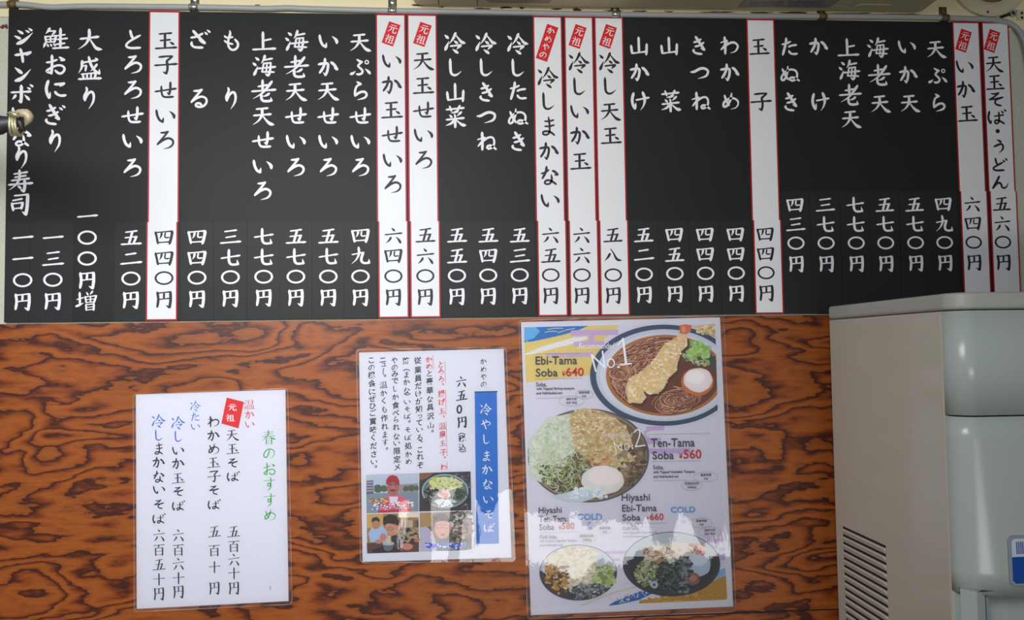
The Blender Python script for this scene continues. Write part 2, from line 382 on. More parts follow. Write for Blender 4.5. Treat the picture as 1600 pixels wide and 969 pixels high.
def stroke_shapes(kind, ws, pieces, W, step=7.0):
    """list of (points, faces) in 2-D: ribbons and round ends"""
    out = []; paths = [spline(p, step) for p in pieces]
    tot = sum(math.dist(a, b) for p in paths for a, b in zip(p, p[1:])) or 1
    s = 0
    for ip, p in enumerate(paths):
        L = []; Rr = []; ww = []
        for i, q in enumerate(p):
            if i: s += math.dist(p[i - 1], q)
            a = p[max(0, i - 1)]; b = p[min(len(p) - 1, i + 1)]
            dx, dy = b[0] - a[0], b[1] - a[1]; l = math.hypot(dx, dy) or 1
            wd = W * ws * prof(kind, min(1, s / tot)) / 2; ww.append(wd)
            L.append((q[0] - dy / l * wd, q[1] + dx / l * wd)); Rr.append((q[0] + dy / l * wd, q[1] - dx / l * wd))
        n = len(p); out.append((L + Rr, [(i, i + 1, n + i + 1, n + i) for i in range(n - 1)]))
        for q, wd in ((p[0], ww[0]), (p[-1], ww[-1])):
            if wd > W * 0.15:
                out.append(([(q[0] + wd * math.cos(k * math.pi / 5), q[1] + wd * math.sin(k * math.pi / 5)) for k in range(10)], [tuple(range(10))]))
    return out


def glyph_shapes(ch, W=12.0, thin=1.0):
    out = []
    for st in GL[ch]:
        tk = st.split(); kind = tk[0][0]; ws = float(tk[0][1:] or 1); rest = ' '.join(tk[1:])
        if kind == 'H': ws *= thin
        if kind == 'O':
            cx, cy, rx, ry = map(float, rest.split()); wd = W * ws / 2; n = 36
            if rx < 6:
                out.append(([(cx + (rx + wd) * math.cos(2 * math.pi * k / n), cy + (ry + wd) * math.sin(2 * math.pi * k / n)) for k in range(n)], [tuple(range(n))])); continue
            p = [(cx + (rx + e) * math.cos(2 * math.pi * k / n), cy + (ry + e) * math.sin(2 * math.pi * k / n)) for e in (-wd, wd) for k in range(n)]
            out.append((p, [(k, (k + 1) % n, n + (k + 1) % n, n + k) for k in range(n)])); continue
        pieces = []; last = None
        for seg in rest.split('/'):
            v = list(map(float, seg.split())); pts = [(v[i], v[i + 1]) for i in range(0, len(v), 2)]
            if last: pts = [last] + pts
            pieces.append(pts); last = pts[-1]
        out += stroke_shapes(kind, ws, pieces, W)
    return out


def put(mb, shapes, fn, m, y, dy=3e-6):
    """shapes in 2-D -> fn gives (x, z) on the sheet; each piece a hair in front of the one before"""
    for pts, faces in shapes:
        mb.lift += dy
        mb.raw([(lambda q: (q[0], y - mb.lift, q[1]))(fn(p)) for p in pts], faces, m)


def brush(mb, ch, px, py, w_mm, h_mm, y, m, W=12.0, rot=0.0, thin=1.0, sh=0.0):
    c = PY(px, py, y); ca, sa = math.cos(math.radians(rot)), math.sin(math.radians(rot))

    def fn(p):
        a = (p[0] - 50) / 100 * w_mm / 1000; b = (p[1] - 50) / 100 * h_mm / 1000 - sh * a
        return (c.x + a * ca - b * sa, c.z - (a * sa + b * ca))
    put(mb, glyph_shapes(ch, W, thin), fn, m, y)


FC = {}


def font_mesh(s, off=0.0):
    if (s, off) in FC: return FC[(s, off)]
    c = bpy.data.curves.new('t', 'FONT'); c.body = s; c.resolution_u = 3; c.offset = off
    o = bpy.data.objects.new('t', c); COL.objects.link(o)
    dg = bpy.context.evaluated_depsgraph_get(); dg.update()
    me = bpy.data.meshes.new_from_object(o.evaluated_get(dg))
    r = ([(v.co.x, v.co.y) for v in me.vertices], [tuple(p.vertices) for p in me.polygons])
    bpy.data.objects.remove(o); bpy.data.curves.remove(c); bpy.data.meshes.remove(me)
    FC[(s, off)] = r; return r


_a = font_mesh('田'); _b = font_mesh('田田')
EM = max(v[0] for v in _b[0]) - max(v[0] for v in _a[0])
MIDX = sum((min(v[0] for v in _a[0]), max(v[0] for v in _a[0]))) / 2
MIDY = sum((min(v[1] for v in _a[0]), max(v[1] for v in _a[0]))) / 2


def typeset(mb, ch, px, py, size_mm, y, m, off=0.0, rot=0.0, sh=0.0, quarter=False):
    """one printed character of the type font, centred in its cell"""
    c = PY(px, py, y); v, f = font_mesh(ch, off); k = size_mm / 1000 / EM
    ca, sa = math.cos(math.radians(rot)), math.sin(math.radians(rot))
    P = []
    for a, b in v:
        a = (a - MIDX) * k; b = (b - MIDY) * k
        if ch in '、。': a += 0.55 * size_mm / 1000; b += 0.5 * size_mm / 1000
        if quarter: a, b = b, -a
        b += sh * a
        P.append((c.x + a * ca + b * sa, y, c.z - a * sa + b * ca))
    mb.lift += 3e-6
    mb.raw([(p[0], p[1] - mb.lift, p[2]) for p in P], f, m)


def fit_text(mb, s, x0, y0, x1, y1, y, m, off=0.0, slope=-0.012):
    """a line of type stretched to the box x0..x1, y0 (top) .. y1 (bottom of its lowest letter), in photo coordinates on the sheet"""
    v, f = font_mesh(s, off)
    ax = min(a for a, b in v); bx = max(a for a, b in v); ay = min(b for a, b in v); by = max(b for a, b in v)
    P = []; mb.lift += 3e-6
    for a, b in v:
        u = x0 + (a - ax) / (bx - ax) * (x1 - x0); t = y1 - (b - ay) / (by - ay) * (y1 - y0) + slope * (u - x0)
        q = PY(u, t, y); P.append((q.x, q.y - mb.lift, q.z))
    mb.raw(P, f, m)


LIFT = 4e-7       # printed patches overlap; each lies a hair in front of the one before


def flat(mb, pts, m, y):
    """a printed patch given by photo points"""
    mb.lift += LIFT
    mb.poly([tuple(PY(a, b, y - mb.lift)) for a, b in pts], m)


def line(mb, pts, wpx, m, y, kind='U', step=2.0, caps=True):
    for P, f in stroke_shapes(kind, 1.0, [pts], wpx, step)[:None if caps else 1]:
        mb.lift += LIFT
        mb.raw([tuple(PY(a, b, y - mb.lift)) for a, b in P], f, m)


def ell(cx, cy, rx, ry, n=48, a0=0.0, wob=0.0, rng=None):
    out = []
    ph = [(rng or random).uniform(0, 6.3) for _ in range(4)]
    for k in range(n):
        t = a0 + 2 * math.pi * k / n
        q = 1 + wob * (math.sin(3 * t + ph[0]) * .5 + math.sin(5 * t + ph[1]) * .35 + math.sin(9 * t + ph[2]) * .3)
        out.append((cx + rx * q * math.cos(t), cy + ry * q * math.sin(t)))
    return out


def clip(pts, fn):
    """Sutherland-Hodgman against fn(p) >= 0"""
    out = []
    for i, p in enumerate(pts):
        q = pts[(i + 1) % len(pts)]; a, b = fn(p), fn(q)
        if a >= 0: out.append(p)
        if (a >= 0) != (b >= 0):
            t = a / (a - b); out.append((p[0] + (q[0] - p[0]) * t, p[1] + (q[1] - p[1]) * t))
    return out


# ================================================================== the setting
Y_BOARD = -0.006
m = MB(); m.box(-1.2, 2.4, 0, 0.05, -0.0, 2.6, M_WALL)
rs = PY(6, 39, -0.0003)
stain = mat('dried_red_stain', (104, 34, 30), 0.6)
for k in range(5):
    c = rs + Vector((random.uniform(-.004, .004), 0, random.uniform(-.004, .004)))
    m.poly([(c.x + .0025 * math.cos(t) * random.uniform(.5, 1.3), -0.0003 - k * 1e-5, c.z + .0025 * math.sin(t) * random.uniform(.5, 1.3)) for t in [i * .7 for i in range(9)]], stain)
structure(m.build('wall_back'), 'painted back wall with grey speckled finish')
m = MB(); m.box(-1.2, 2.4, -0.0025, 0, 1.99, 2.6, M_CREAM)
grime = mat('dried_grime', (74, 60, 38), 0.9, var=.4, scale=200)
for px, py, rx, ry in ((655, 8, 12, 1.6), (690, 11, 6, 1.1), (755, 13.5, 14, 1.4), (790, 12, 9, 1.8), (816, 12.5, 5, 1.4), (870, 14, 12, 1.2), (902, 15, 8, 2.4), (960, 16.5, 16, 1.5), (1000, 17.5, 12, 1.3), (1045, 18, 10, 1.4), (1120, 19, 30, 1.2), (1190, 19.5, 26, 1.3), (1240, 20, 22, 1.6), (1330, 21, 40, 1.2), (1410, 22, 30, 1.1), (1473, 24, 7, 2.2), (402, 8, 5, 1.2), (20, 3, 8, 1.5), (1560, 24, 10, 1.8)):
    m.poly([tuple(PY(px + rx * random.uniform(.6, 1.2) * math.cos(t * .45), py + ry * random.uniform(.4, 1.4) * math.sin(t * .45), -0.00253)) for t in range(14)], grime)
structure(m.build('trim_1', bevel=0.0008), 'cream painted steel band along the top of the wall')
M_WOOD = wood_material()
ZG = PY(1230, 954, -.0015).z
m = MB(); m.box(-1.2, 2.4, -0.0015, 0, ZG, 2 - 0.4448, M_WOOD)
structure(m.build('wall_lower'), 'reddish brown stained plywood panel with swirling dark grain')
m = MB(); m.box(-1.2, 2.4, -0.0012, 0, 0.0, ZG - 0.0022, M_WOOD)
structure(m.build('wall_base'), 'lower plywood panel below a dark joint')
m = MB(); m.box(-1.2, 2.4, -0.0004, 0, ZG - 0.0022, ZG, M_DARK)
structure(m.build('trim_2'), 'dark joint between the plywood panels')
m = MB(); m.box(-1.2, 2.4, -2.2, 0, -0.04, 0.0, mat('concrete_floor', (120, 116, 108), 0.8, var=0.2, scale=8))
structure(m.build('floor'))

# ================================================================== menu board
ZT, ZB = 2.0, 2.0 - 0.4425
XR = 1.4745
m = MB(); m.box(0.0, XR, Y_BOARD, -0.0026, ZB, ZT, M_BLACK)
board = m.build('menu_board', bevel=0.0006)
tag(board, 'wide black menu board with white brush lettered dish names fixed to the wall', 'menu board')

# dish columns: (photo x of first char, list of (char, y)), last x, price string, price x, price rows key, name
ROWS = {}


def interp_rows(px, kind):
    """photo y of the four price characters at a given x"""
    if kind == 'L':
        T = [(35, 371.3, 404.3, 437.9, 471.4), (256, 371, 403.8, 434.6, 468), (412, 369.4, 401.6, 432.5, 465.2), (563, 368.4, 399.8, 432, 464.7), (664, 367.3, 400, 431.2, 464), (812, 367.3, 399.5, 429.8, 462), (958, 367.2, 398.4, 429.8, 461.5), (1054, 366.7, 397.6, 427.7, 459.3), (1196, 366, 396.8, 426.3, 458)]
    else:
        T = [(1243, 320.3, 350.6, 380, 412.4), (1383, 319.8, 350, 379.6, 411.8), (1520, 318.6, 349.3, 378.8, 410.2), (1566, 318.4, 349, 378.5, 410)]
    if px <= T[0][0]: return T[0][1:]
    for a, b in zip(T, T[1:]):
        if px <= b[0]:
            t = (px - a[0]) / (b[0] - a[0]); return [x + (y - x) * t for x, y in zip(a[1:], b[1:])]
    return T[-1][1:]


C = []   # text, xs (first,last), ys, price, price x, white?, stamp, dish


def col(text, x0, x1, ys, price, ppx, dish, white=False, stamp=None, sc=None):
    C.append((text, x0, x1, ys, price, ppx, dish, white, stamp, sc))


col('ジャンボいなり寿司', 36.5, 31.7, [57, 86.5, 116, 146, 179, 213, 246, 283, 319], '一一〇円', 35.8, 'jumbo inari sushi')
col('鮭おにぎり', 87, 85.5, [60.4, 101.5, 139.6, 179, 220], '一三〇円', 83, 'salmon rice ball')
col('大盛り', 141, 138.8, [62, 107, 153], None, None, 'large helping')
col('とろろせいろ', 208, 206.5, [61.7, 100.6, 140, 180, 220.6, 262], '五二〇円', 205, 'grated yam seiro')
col('玉子せいろ', 259.5, 258, [63.6, 101.4, 141, 182, 218.7], '四四〇円', 256.3, 'egg seiro', True)
col('ざる', 313, 311, [61.7, 153], '四四〇円', 307.8, 'zaru noodle')
col('もり', 361, 360.5, [63.6, 153.5], '三七〇円', 360, 'mori noodle')
col('上海老天せいろ', 412.5, 410, [64.4, 103.3, 142, 181, 218.7, 260.7, 298], '七七〇円', 412, 'deluxe prawn tempura seiro')
col('海老天せいろ', 463, 462, [64.4, 104, 142.8, 181, 222, 261], '五七〇円', 462.3, 'prawn tempura seiro')
col('いか天せいろ', 513, 512.7, [65, 104.7, 142, 181, 222, 261], '五七〇円', 513, 'squid tempura seiro')
col('天ぷらせいろ', 563, 563, [65.7, 104.7, 142, 181, 222, 261], '四九〇円', 563.2, 'mixed tempura seiro')
col('いか玉せいろ', 612, 613.5, [96, 132.9, 171.8, 210, 251, 287.6], '六四〇円', 614.7, 'squid and egg seiro', True, (611, 53, '元祖'))
col('天玉せいろ', 661.7, 661.7, [95, 133.7, 171.8, 212, 249.6], '五六〇円', 664.6, 'tempura and egg seiro', True, (660, 53.7, '元祖'))
col('冷し山菜', 710, 712.5, [67, 105, 144.4, 182], '五五〇円', 714, 'cold mountain vegetable')
col('冷しきつね', 758.5, 760.4, [67.6, 105, 143.6, 183, 220.6], '五四〇円', 762.9, 'cold fried tofu')
col('冷したぬき', 808.2, 809.5, [68.4, 105.5, 142, 182, 220.6], '五三〇円', 812, 'cold tempura crumb')
col('冷しまかない', 855.6, 859.6, [121, 157.8, 196.7, 236, 274, 314], '六五〇円', 860.4, 'cold staff meal', True, (854.8, 67, 'かめやの'))
col('冷しいか玉', 904, 907.2, [98, 134.7, 175, 212, 252], '六六〇円', 909, 'cold squid and egg', True, (902.5, 57, '元祖'))
col('冷し天玉', 951.5, 955, [98, 134, 174, 212], '五八〇円', 957.8, 'cold tempura and egg', True, (950, 57, '元祖'))
col('山かけ', 998.6, 1000.5, [71.7, 113, 158], '五二〇円', 1006, 'yam topped')
col('山菜', 1045.8, 1048.8, [71.7, 157.8], '四五〇円', 1054, 'hot mountain vegetable')
col('きつね', 1091.7, 1095, [71, 114, 157.8], '四四〇円', 1102, 'hot fried tofu')
col('わかめ', 1139.5, 1141.6, [71, 113, 158], '四四〇円', 1149.7, 'seaweed')
col('玉子', 1186.5, 1189, [73, 159], '四四〇円', 1196.4, 'plain egg', True)
col('たぬき', 1232.9, 1235.4, [73, 115, 159], '四三〇円', 1243, 'hot tempura crumb')
col('かけ', 1279.3, 1282, [72.5, 159], '三七〇円', 1290, 'plain kake noodle')
col('上海老天', 1325, 1330, [74.3, 110, 148, 185.7], '七七〇円', 1337, 'deluxe prawn tempura')
col('海老天', 1371, 1376, [75, 117, 161.6], '五七〇円', 1383, 'prawn tempura')
col('いか天', 1417, 1422, [73.8, 116.7, 161], '五七〇円', 1429.6, 'squid tempura')
col('天ぷら', 1463, 1466.6, [76.5, 118, 160.5], '四九〇円', 1475, 'mixed tempura')
col('いか玉', 1507.4, 1512, [104.7, 139.6, 177.7], '六四〇円', 1520.3, 'hot squid and egg', True, (1505.5, 63.6, '元祖'))
col('天玉そば・うどん', 1553.5, 1563, [99.8, 128.8, 155.7, 183, 205, 228, 257, 285], '五六〇円', 1566, 'tempura egg soba or udon', True, (1550, 64, '元祖'))
PRICE = {'一': 1, '二': 2, '三': 3, '四': 4, '五': 5, '六': 6, '七': 7, '八': 8, '九': 9, '〇': 0}
# left edges (m) of the white strips, as measured on the board
SX = {'egg seiro': .1930, 'squid and egg seiro': .5134, 'tempura and egg seiro': .5588, 'cold staff meal': .7425, 'cold squid and egg': .7888, 'cold tempura and egg': .8336, 'plain egg': 1.0634, 'hot squid and egg': 1.3840, 'tempura egg soba or udon': 1.4306}
SW = 0.0431
T_STRIP = 0.0005


def strip_mesh(x0, x1, z0, z1, yf, bottom=False, top=False, red=True):
    s = MB(); s.box(x0, x1, yf, yf + T_STRIP, z0, z1, M_RED if red else M_PLATE)
    if red:
        b = 0.0020
        s.poly([(x0 + b, yf - 2e-5, z0 + (b if bottom else 0)), (x1 - b, yf - 2e-5, z0 + (b if bottom else 0)), (x1 - b, yf - 2e-5, z1 - (b * 1.2 if top else 0)), (x0 + b, yf - 2e-5, z1 - (b * 1.2 if top else 0))], M_WHITE)
    return s


lets = MB()
GW = 31.0
for i, (text, x0, x1, ys, price, ppx, dish, white, stamp, sc) in enumerate(C):
    right = i >= 24
    zs = ZT - (0.2606 if right else 0.3034)
    yf = Y_BOARD - T_STRIP
    if white:
        xl = SX[dish]
        st = strip_mesh(xl, xl + SW, zs, ZT + 0.0003, yf, top=True).build('menu_strip')
        tag(st, 'red bordered white strip naming the %s dish on the board' % dish, 'menu strip', 'white dish strips on the menu board')
        tgt = MB(); mt = M_INK_K; yy = yf - 6e-5; W = 11.4
    else:
        tgt = lets; mt = M_INK_W; yy = Y_BOARD - 6e-5; W = 12.0
    n = len(ys)
    for k, (ch, py) in enumerate(zip(text, ys)):
        px = x0 + (x1 - x0) * (py - ys[0]) / (ys[-1] - ys[0])
        tgt.lift = 0
        g = GW * (0.94 if dish.startswith('tempura egg soba') else 1)
        if dish.startswith('tempura egg soba') and k >= 2: g *= 1.06
        brush(tgt, ch, px, py, g, g, yy, mt, W)
    if white:
        tgt.build('lettering', st)
        if stamp:
            sx, sy, s = stamp; long = len(s) > 2
            c = PY(sx, sy, yf); a = math.radians(19); hw, hh = (.0088, .0272) if long else (.0087, .0168)
            def R(u, v, y): return (c.x + u * math.cos(a) - v * math.sin(a), y, c.z - (u * math.sin(a) + v * math.cos(a)))
            sm = MB(); sm.slab([R(-hw, -hh, yf - 2e-4), R(hw, -hh, yf - 2e-4), R(hw, hh, yf - 2e-4), R(-hw, hh, yf - 2e-4)], 1.7e-4, M_STAMP)
            so = sm.build('red_seal', st); so['label'] = 'tilted red seal'
            sl = MB(); ln = len(s); pitch = hh * 1.86 / ln
            for k, ch in enumerate(s):
                v = (k - (ln - 1) / 2) * pitch
                g = 0.0145 if not long else 0.0122
                def fn(p, v=v, g=g):
                    q = R((p[0] - 50) / 100 * g, v + (p[1] - 50) / 100 * g, 0); return (q[0], q[2])
                put(sl, glyph_shapes(ch, 9.5), fn, M_INK_W, yf - 2.6e-4)
            sl.build('lettering', so)
    # price plate
    if price:
        ry = interp_rows(ppx, 'R' if right else 'L')
        top = zs
        if white:
            pc = PY(ppx, ry[2], yf).x
            off = (-.0014 if dish == 'egg seiro' else 0.0016)
            xl2 = xl + off
            pl = strip_mesh(xl2, xl2 + SW, ZB + 0.0002, top, yf - 0.0002, bottom=True)
        else:
            pc = PY(ppx, ry[2], yf).x
            if i == 0: a, b = 0.0006, 0.0340
            elif i == 1: a, b = 0.0342, 0.0925
            else: a, b = pc - .0224, pc + .0224
            # never run under a neighbouring white plate
            pl = strip_mesh(a, b, ZB + 0.0002, top, yf + 0.0001 * (i % 2), red=False)
        po = pl.build('price_plate')
        val = ''.join(str(PRICE[q]) for q in price[:-1])
        tag(po, '%s plate with the %s yen price of the %s column' % ('white' if white else 'black', val, dish), 'price plate', 'price plates along the foot of the board')
        lt = MB()
        for k, ch in enumerate(price):
            px = ppx + (ry[k] - ry[1]) * (0.022 if i > 14 else 0.0) * ((ppx - 715) / 480) - (0.6 if i < 4 else 0) * (k / 3)
            lt.lift = 0
            brush(lt, ch, px, ry[k], 26.3, 22.8 if ch != '〇' else 22.4, yf - 0.0003 if white else yf - 6e-5, M_INK_K if white else M_INK_W, 12.2 if white else 12.6)
        lt.build('lettering', po)
# surcharge of the large helping stands on the board itself
for ch, px, py in (('一', 136.6, 338), ('〇', 136.2, 371.3), ('〇', 136.2, 404), ('円', 136, 438), ('増', 135, 470)):
    lets.lift = 0; brush(lets, ch, px, py, 26.3, 22.8, Y_BOARD - 6e-5, M_INK_W, 13.0)
lo = lets.build('lettering', board); lo['label'] = 'white brush lettered dish names'

# ================================================================== laminated sheets on the plywood
Y_SHEET = -0.0024


def film(q, parent, matl, name='laminate_film'):
    f = MB(); pts = [PY(a, b, Y_SHEET - 0.0022) for a, b in q]
    # rounded corners
    out = []
    for i, p in enumerate(pts):
        a = pts[i - 1]; b = pts[(i + 1) % 4]; r = 0.006
        u = (a - p).normalized() * r; v = (b - p).normalized() * r
        for t in (0, .25, .5, .75, 1): out.append(p + u * (1 - t) ** 2 + v * t ** 2)
    out.reverse(); f.poly(out, matl)
    c = sum(out, Vector()) / len(out); n = len(out)
    inn = [p + (c - p).normalized() * 0.0011 for p in out]
    f.raw([p + Vector((0, -2e-5, 0)) for p in out + inn], [(i, (i + 1) % n, n + (i + 1) % n, n + i) for i in range(n)], M_EDGE)
    return f.build(name, parent)


def sheet(name, q, label, cat):
    s = MB(); s.slab([PY(a, b, Y_SHEET) for a, b in q], 0.0006, M_PAPER)
    return tag(s.build(name), label, cat)


# ---- spring recommendations (left)
LP = sheet('recommendation_notice', [(212.3, 616.7), (446, 609), (450.9, 939.5), (213.7, 951.7)], 'laminated white notice with a green heading and vertical dish list on the plywood', 'notice')
Zq = lambda x, y: (190 + x / 2.618, 590 + y / 2.618)
YI = Y_SHEET - 1e-4
lt = MB(); gr = ink('green', (52, 160, 62)); bl = ink('blue', (48, 104, 190)); rd = ink('red', (206, 44, 44)); bk = ink('black', (38, 30, 40))


def column(mb, chars, pts, px_size, matl, W=10.4, thin=0.6, rot=0.8):
    for ch, (x, y) in zip(chars, pts):
        a, b = Zq(x, y); mb.lift = 0
        brush(mb, ch, a, b, px_size * .87, px_size * .87, YI, matl, W, rot=-rot, thin=thin)


column(lt, '春のおすすめ', [(602, 245), (603, 310), (604, 375), (605, 435), (606, 500), (607, 562)], 22.5, gr, 8)
column(lt, '温かい', [(522, 110), (524, 152), (524, 193)], 16.5, rd, 8)
column(lt, '天玉そば', [(453, 235), (455, 292), (455, 350), (457, 405)], 21, bk)
column(lt, '五百六十円', [(458, 630), (459, 690), (459, 745), (460, 800), (460, 862)], 19.5, bk)
column(lt, 'わかめ玉子そば', [(375, 180), (376, 237), (377, 292), (377, 348), (378, 405), (378, 462), (379, 520)], 21, bk)
column(lt, '五百十円', [(379, 630), (379, 707), (380, 775), (380, 862)], 19.5, bk)
column(lt, '冷たい', [(301, 117), (301, 160), (302, 202)], 16.5, bl, 8)
column(lt, '冷し', [(230, 185), (232, 240)], 21.5, bl, 9)
column(lt, 'いか玉そば', [(231, 300), (232, 352), (232, 412), (232, 467), (233, 525)], 21, bk)
column(lt, '六百六十円', [(232, 645), (232, 705), (232, 762), (233, 820), (233, 877)], 19.5, bk)
column(lt, '冷し', [(150, 178), (152, 235)], 21.5, bl, 9)
column(lt, 'まかないそば', [(152, 290), (152, 347), (152, 405), (153, 460), (153, 520), (153, 578)], 21, bk)
column(lt, '六百五十円', [(153, 645), (153, 705), (153, 765), (153, 825), (153, 885)], 19.5, bk)
for k in range(4):
    a, b = Zq(608, 853 + k * 4.5); flat(lt, [(a - .8, b), (a + .8, b), (a + .7, b + 1), (a - .8, b + 1)], ink('grey', (120, 120, 124)), YI)
lt.build('lettering', LP)
sm = MB(); flat(sm, [Zq(430, 82), Zq(500, 100), Zq(478, 208), Zq(408, 188)], ink('seal_red', (214, 28, 30)), YI - 1e-4)
so = sm.build('red_seal', LP); so['label'] = 'tilted red seal'
sl = MB()
for ch, (x, y) in (('元', (453, 122)), ('祖', (443, 165))):
    a, b = Zq(x, y); brush(sl, ch, a, b, 12.5, 11, YI - 2e-4, M_INK_W, 12, rot=-2, sh=-.1)
sl.build('lettering', so)
film([(207.5, 616), (450, 606.5), (457, 945), (209.5, 957)], LP, film_material('clear_film_smooth', 0.0016, 0.00003, 12))

# ---- staff meal sheet (middle)
MP = sheet('staff_meal_notice', [(561, 551), (787, 545), (799.3, 871.5), (566.5, 878.3)], 'laminated sheet with a blue banner, vertical text and four small food and diner photos', 'notice')
lt = MB(); rd2 = ink('crimson', (204, 36, 48)); bk2 = ink('soft_black', (34, 32, 40))


def chars(mb, items, px_size, matl, W=11.0, bold=0.02, rot=-1.0, step=None):
    for ch, a, b in items:
        mb.lift = 0
        s = px_size * .875
        if ch in '（）': typeset(mb, ch, a, b, s, YI, matl, bold, quarter=True)
        elif ch == 'ー': line(mb, [(a + .8, b - 4.5), (a, b), (a + .3, b + 5)], 1.2, matl, YI)
        elif ch in 'ュっ': typeset(mb, {'ュ': 'ユ', 'っ': 'つ'}[ch], a + 1.2, b - 1, s * .75, YI, matl, bold, rot=rot, sh=.1)
        elif ch in GL: brush(mb, ch, a, b, s, s, YI, matl, W, rot=rot, thin=.8, sh=.06)
        else: typeset(mb, ch, a, b, s, YI, matl, bold, rot=rot, sh=.1)


V4 = lambda x, y: (560 + x / 4.967, 545 + y / 4.967)


def vcol(mb, s, x, ys, size, matl, red=0, **k):
    its = []
    for i, (ch, y) in enumerate(zip(s, ys)):
        a, b = V4(x + (y - 90) * .026, y); its.append((ch, a, b))
    if red: chars(mb, its[:red], size, rd2, **k); its = its[red:]
    chars(mb, its, size, matl, **k)


chars(lt, [('か', 755.4, 565), ('め', 755.4, 577), ('や', 755.4, 588.7), ('の', 755.6, 600.5)], 11.5, bk2, 10)
vcol(lt, '六五', 793, [255, 362], 17.5, bk2, W=14)
chars(lt, [('0', 722.5, 638.8)], 20, bk2, bold=0.02)
vcol(lt, '円', 793, [570], 17.5, bk2, W=14)
chars(lt, [('（', 721, 674.5), ('税', 721.7, 685.5), ('込', 722.2, 699), ('）', 722.6, 709)], 12, bk2, bold=.02)
vcol(lt, 'とろろ、揚げ玉、温泉玉子、わ', 638, [120, 175, 235, 290, 350, 415, 485, 540, 600, 665, 735, 805, 858, 918], 11.5, rd2)
vcol(lt, 'かめと豪華な具沢山。', 548, [85, 135, 190, 255, 325, 390, 455, 525, 595, 655], 11.8, bk2, red=2)
vcol(lt, '従業員だけが知っている、これぞ', 460, [92, 165, 230, 290, 350, 410, 470, 530, 575, 630, 690, 735, 785, 840, 905], 11.8, bk2)
vcol(lt, '賄（まかな）いそば。そば処かめ', 370, [95, 148, 200, 260, 325, 372, 415, 470, 525, 580, 630, 690, 755, 820, 875], 11.8, bk2)
vcol(lt, 'やのみでしか食べられない限定メ', 280, [90, 145, 195, 250, 310, 375, 440, 500, 550, 610, 680, 735, 795, 860, 920], 11.8, bk2)
vcol(lt, 'ニュー。温かくも作れます。', 190, [88, 130, 175, 225, 280, 345, 405, 470, 540, 605, 665, 725, 790], 11.8, bk2)
vcol(lt, 'この機会にぜひご賞味ください。', 100, [90, 145, 205, 270, 335, 390, 445, 500, 565, 630, 690, 755, 820, 880, 930], 11.8, bk2)
for x, a, b in ((672, 95, 268), (672, 318, 515), (672, 562, 835), (672, 880, 940), (580, 50, 160)):
    line(lt, [V4(x + (a - 90) * .02, a), V4(x + (b - 90) * .02, b)], 0.55, rd2, YI)
lt.build('lettering', MP)
bn = MB(); blu = ink('banner_blue', (34, 112, 196))
flat(bn, [(741.6, 612.6), (776.3, 611.8), (779.6, 849.6), (744.4, 850.4)], blu, YI)
flat(bn, [(741.4, 611.8), (777.2, 611), (777.3, 613), (741.4, 613.8)], ink('banner_edge', (26, 66, 120)), YI)
bo = bn.build('blue_banner', MP)
bt = MB()
for ch, a, b in zip('冷やしまかないそば', (759, 759, 760, 760.2, 761.3, 762, 762.8, 764, 764.7), (639.5, 663, 686, 712, 734, 756.5, 781, 804, 825)):
    bt.lift = 0; brush(bt, ch, a, b, 16.5, 16.5, YI - 1e-4, M_INK_W, 9, thin=.8)
bt.build('lettering', bo)
V7 = lambda x, y: (560 + x / 6.459, 725 + y / 6.459)
YP = YI - 1e-4


def P7(mb, pts, c): flat(mb, [V7(a, b) for a, b in pts], ink('%02x%02x%02x' % c, c), YP)


def E7(mb, cx, cy, rx, ry, c, wob=0.0, n=28): P7(mb, ell(cx, cy, rx, ry, n, wob=wob), c)


def specks(fn, n, box, cols, r, inside=None):
    for _ in range(n):
        x = random.uniform(box[0], box[2]); y = random.uniform(box[1], box[3])
        if inside and not inside(x, y): continue
        q = random.uniform(.5, 1.3) * r
        fn(ell(x, y, q * random.uniform(.6, 1.6), q * random.uniform(.5, 1.1), 7, wob=.15), random.choice(cols))


# photo a: reporter in a red cap in front of a street
pa = MB()
P7(pa, [(77, 108), (605, 93), (608, 480), (82, 500)], (182, 190, 204))
P7(pa, [(80, 300), (606, 285), (608, 480), (82, 500)], (128, 140, 156))
P7(pa, [(82, 170), (150, 165), (155, 300), (80, 310)], (104, 100, 116))
for k in range(4): P7(pa, [(84, 185 + k * 28), (150, 182 + k * 28), (150, 190 + k * 28), (84, 194 + k * 28)], (172, 176, 190))
P7(pa, [(410, 210), (600, 195), (604, 290), (410, 296)], (152, 140, 142))
for x, y, r in ((200, 250, 44), (258, 250, 36), (480, 250, 30), (535, 245, 34), (585, 245, 26)): E7(pa, x, y, r, r * .95, (74, 100, 76), .12)
P7(pa, [(225, 420), (265, 335), (310, 318), (410, 318), (470, 345), (520, 400), (530, 480), (215, 490)], (214, 92, 110))
P7(pa, [(310, 330), (400, 330), (390, 400), (320, 400)], (206, 214, 226))
E7(pa, 350, 240, 62, 88, (168, 104, 92))
P7(pa, [(278, 215), (282, 160), (310, 122), (350, 112), (392, 128), (412, 170), (414, 225), (380, 190), (330, 185), (290, 205)], (166, 30, 42))
E7(pa, 322, 205, 24, 13, (120, 80, 84)); E7(pa, 380, 205, 24, 13, (120, 80, 84)); E7(pa, 348, 268, 30, 10, (104, 50, 52)); E7(pa, 350, 235, 10, 14, (186, 120, 104))
specks(lambda p, c: P7(pa, p, c), 34, (120, 350, 300, 385), [(214, 206, 70), (120, 120, 60), (190, 60, 60)], 10)
specks(lambda p, c: P7(pa, p, c), 90, (150, 388, 555, 428), [(236, 236, 240), (240, 240, 240), (80, 60, 90), (214, 60, 90)], 9)
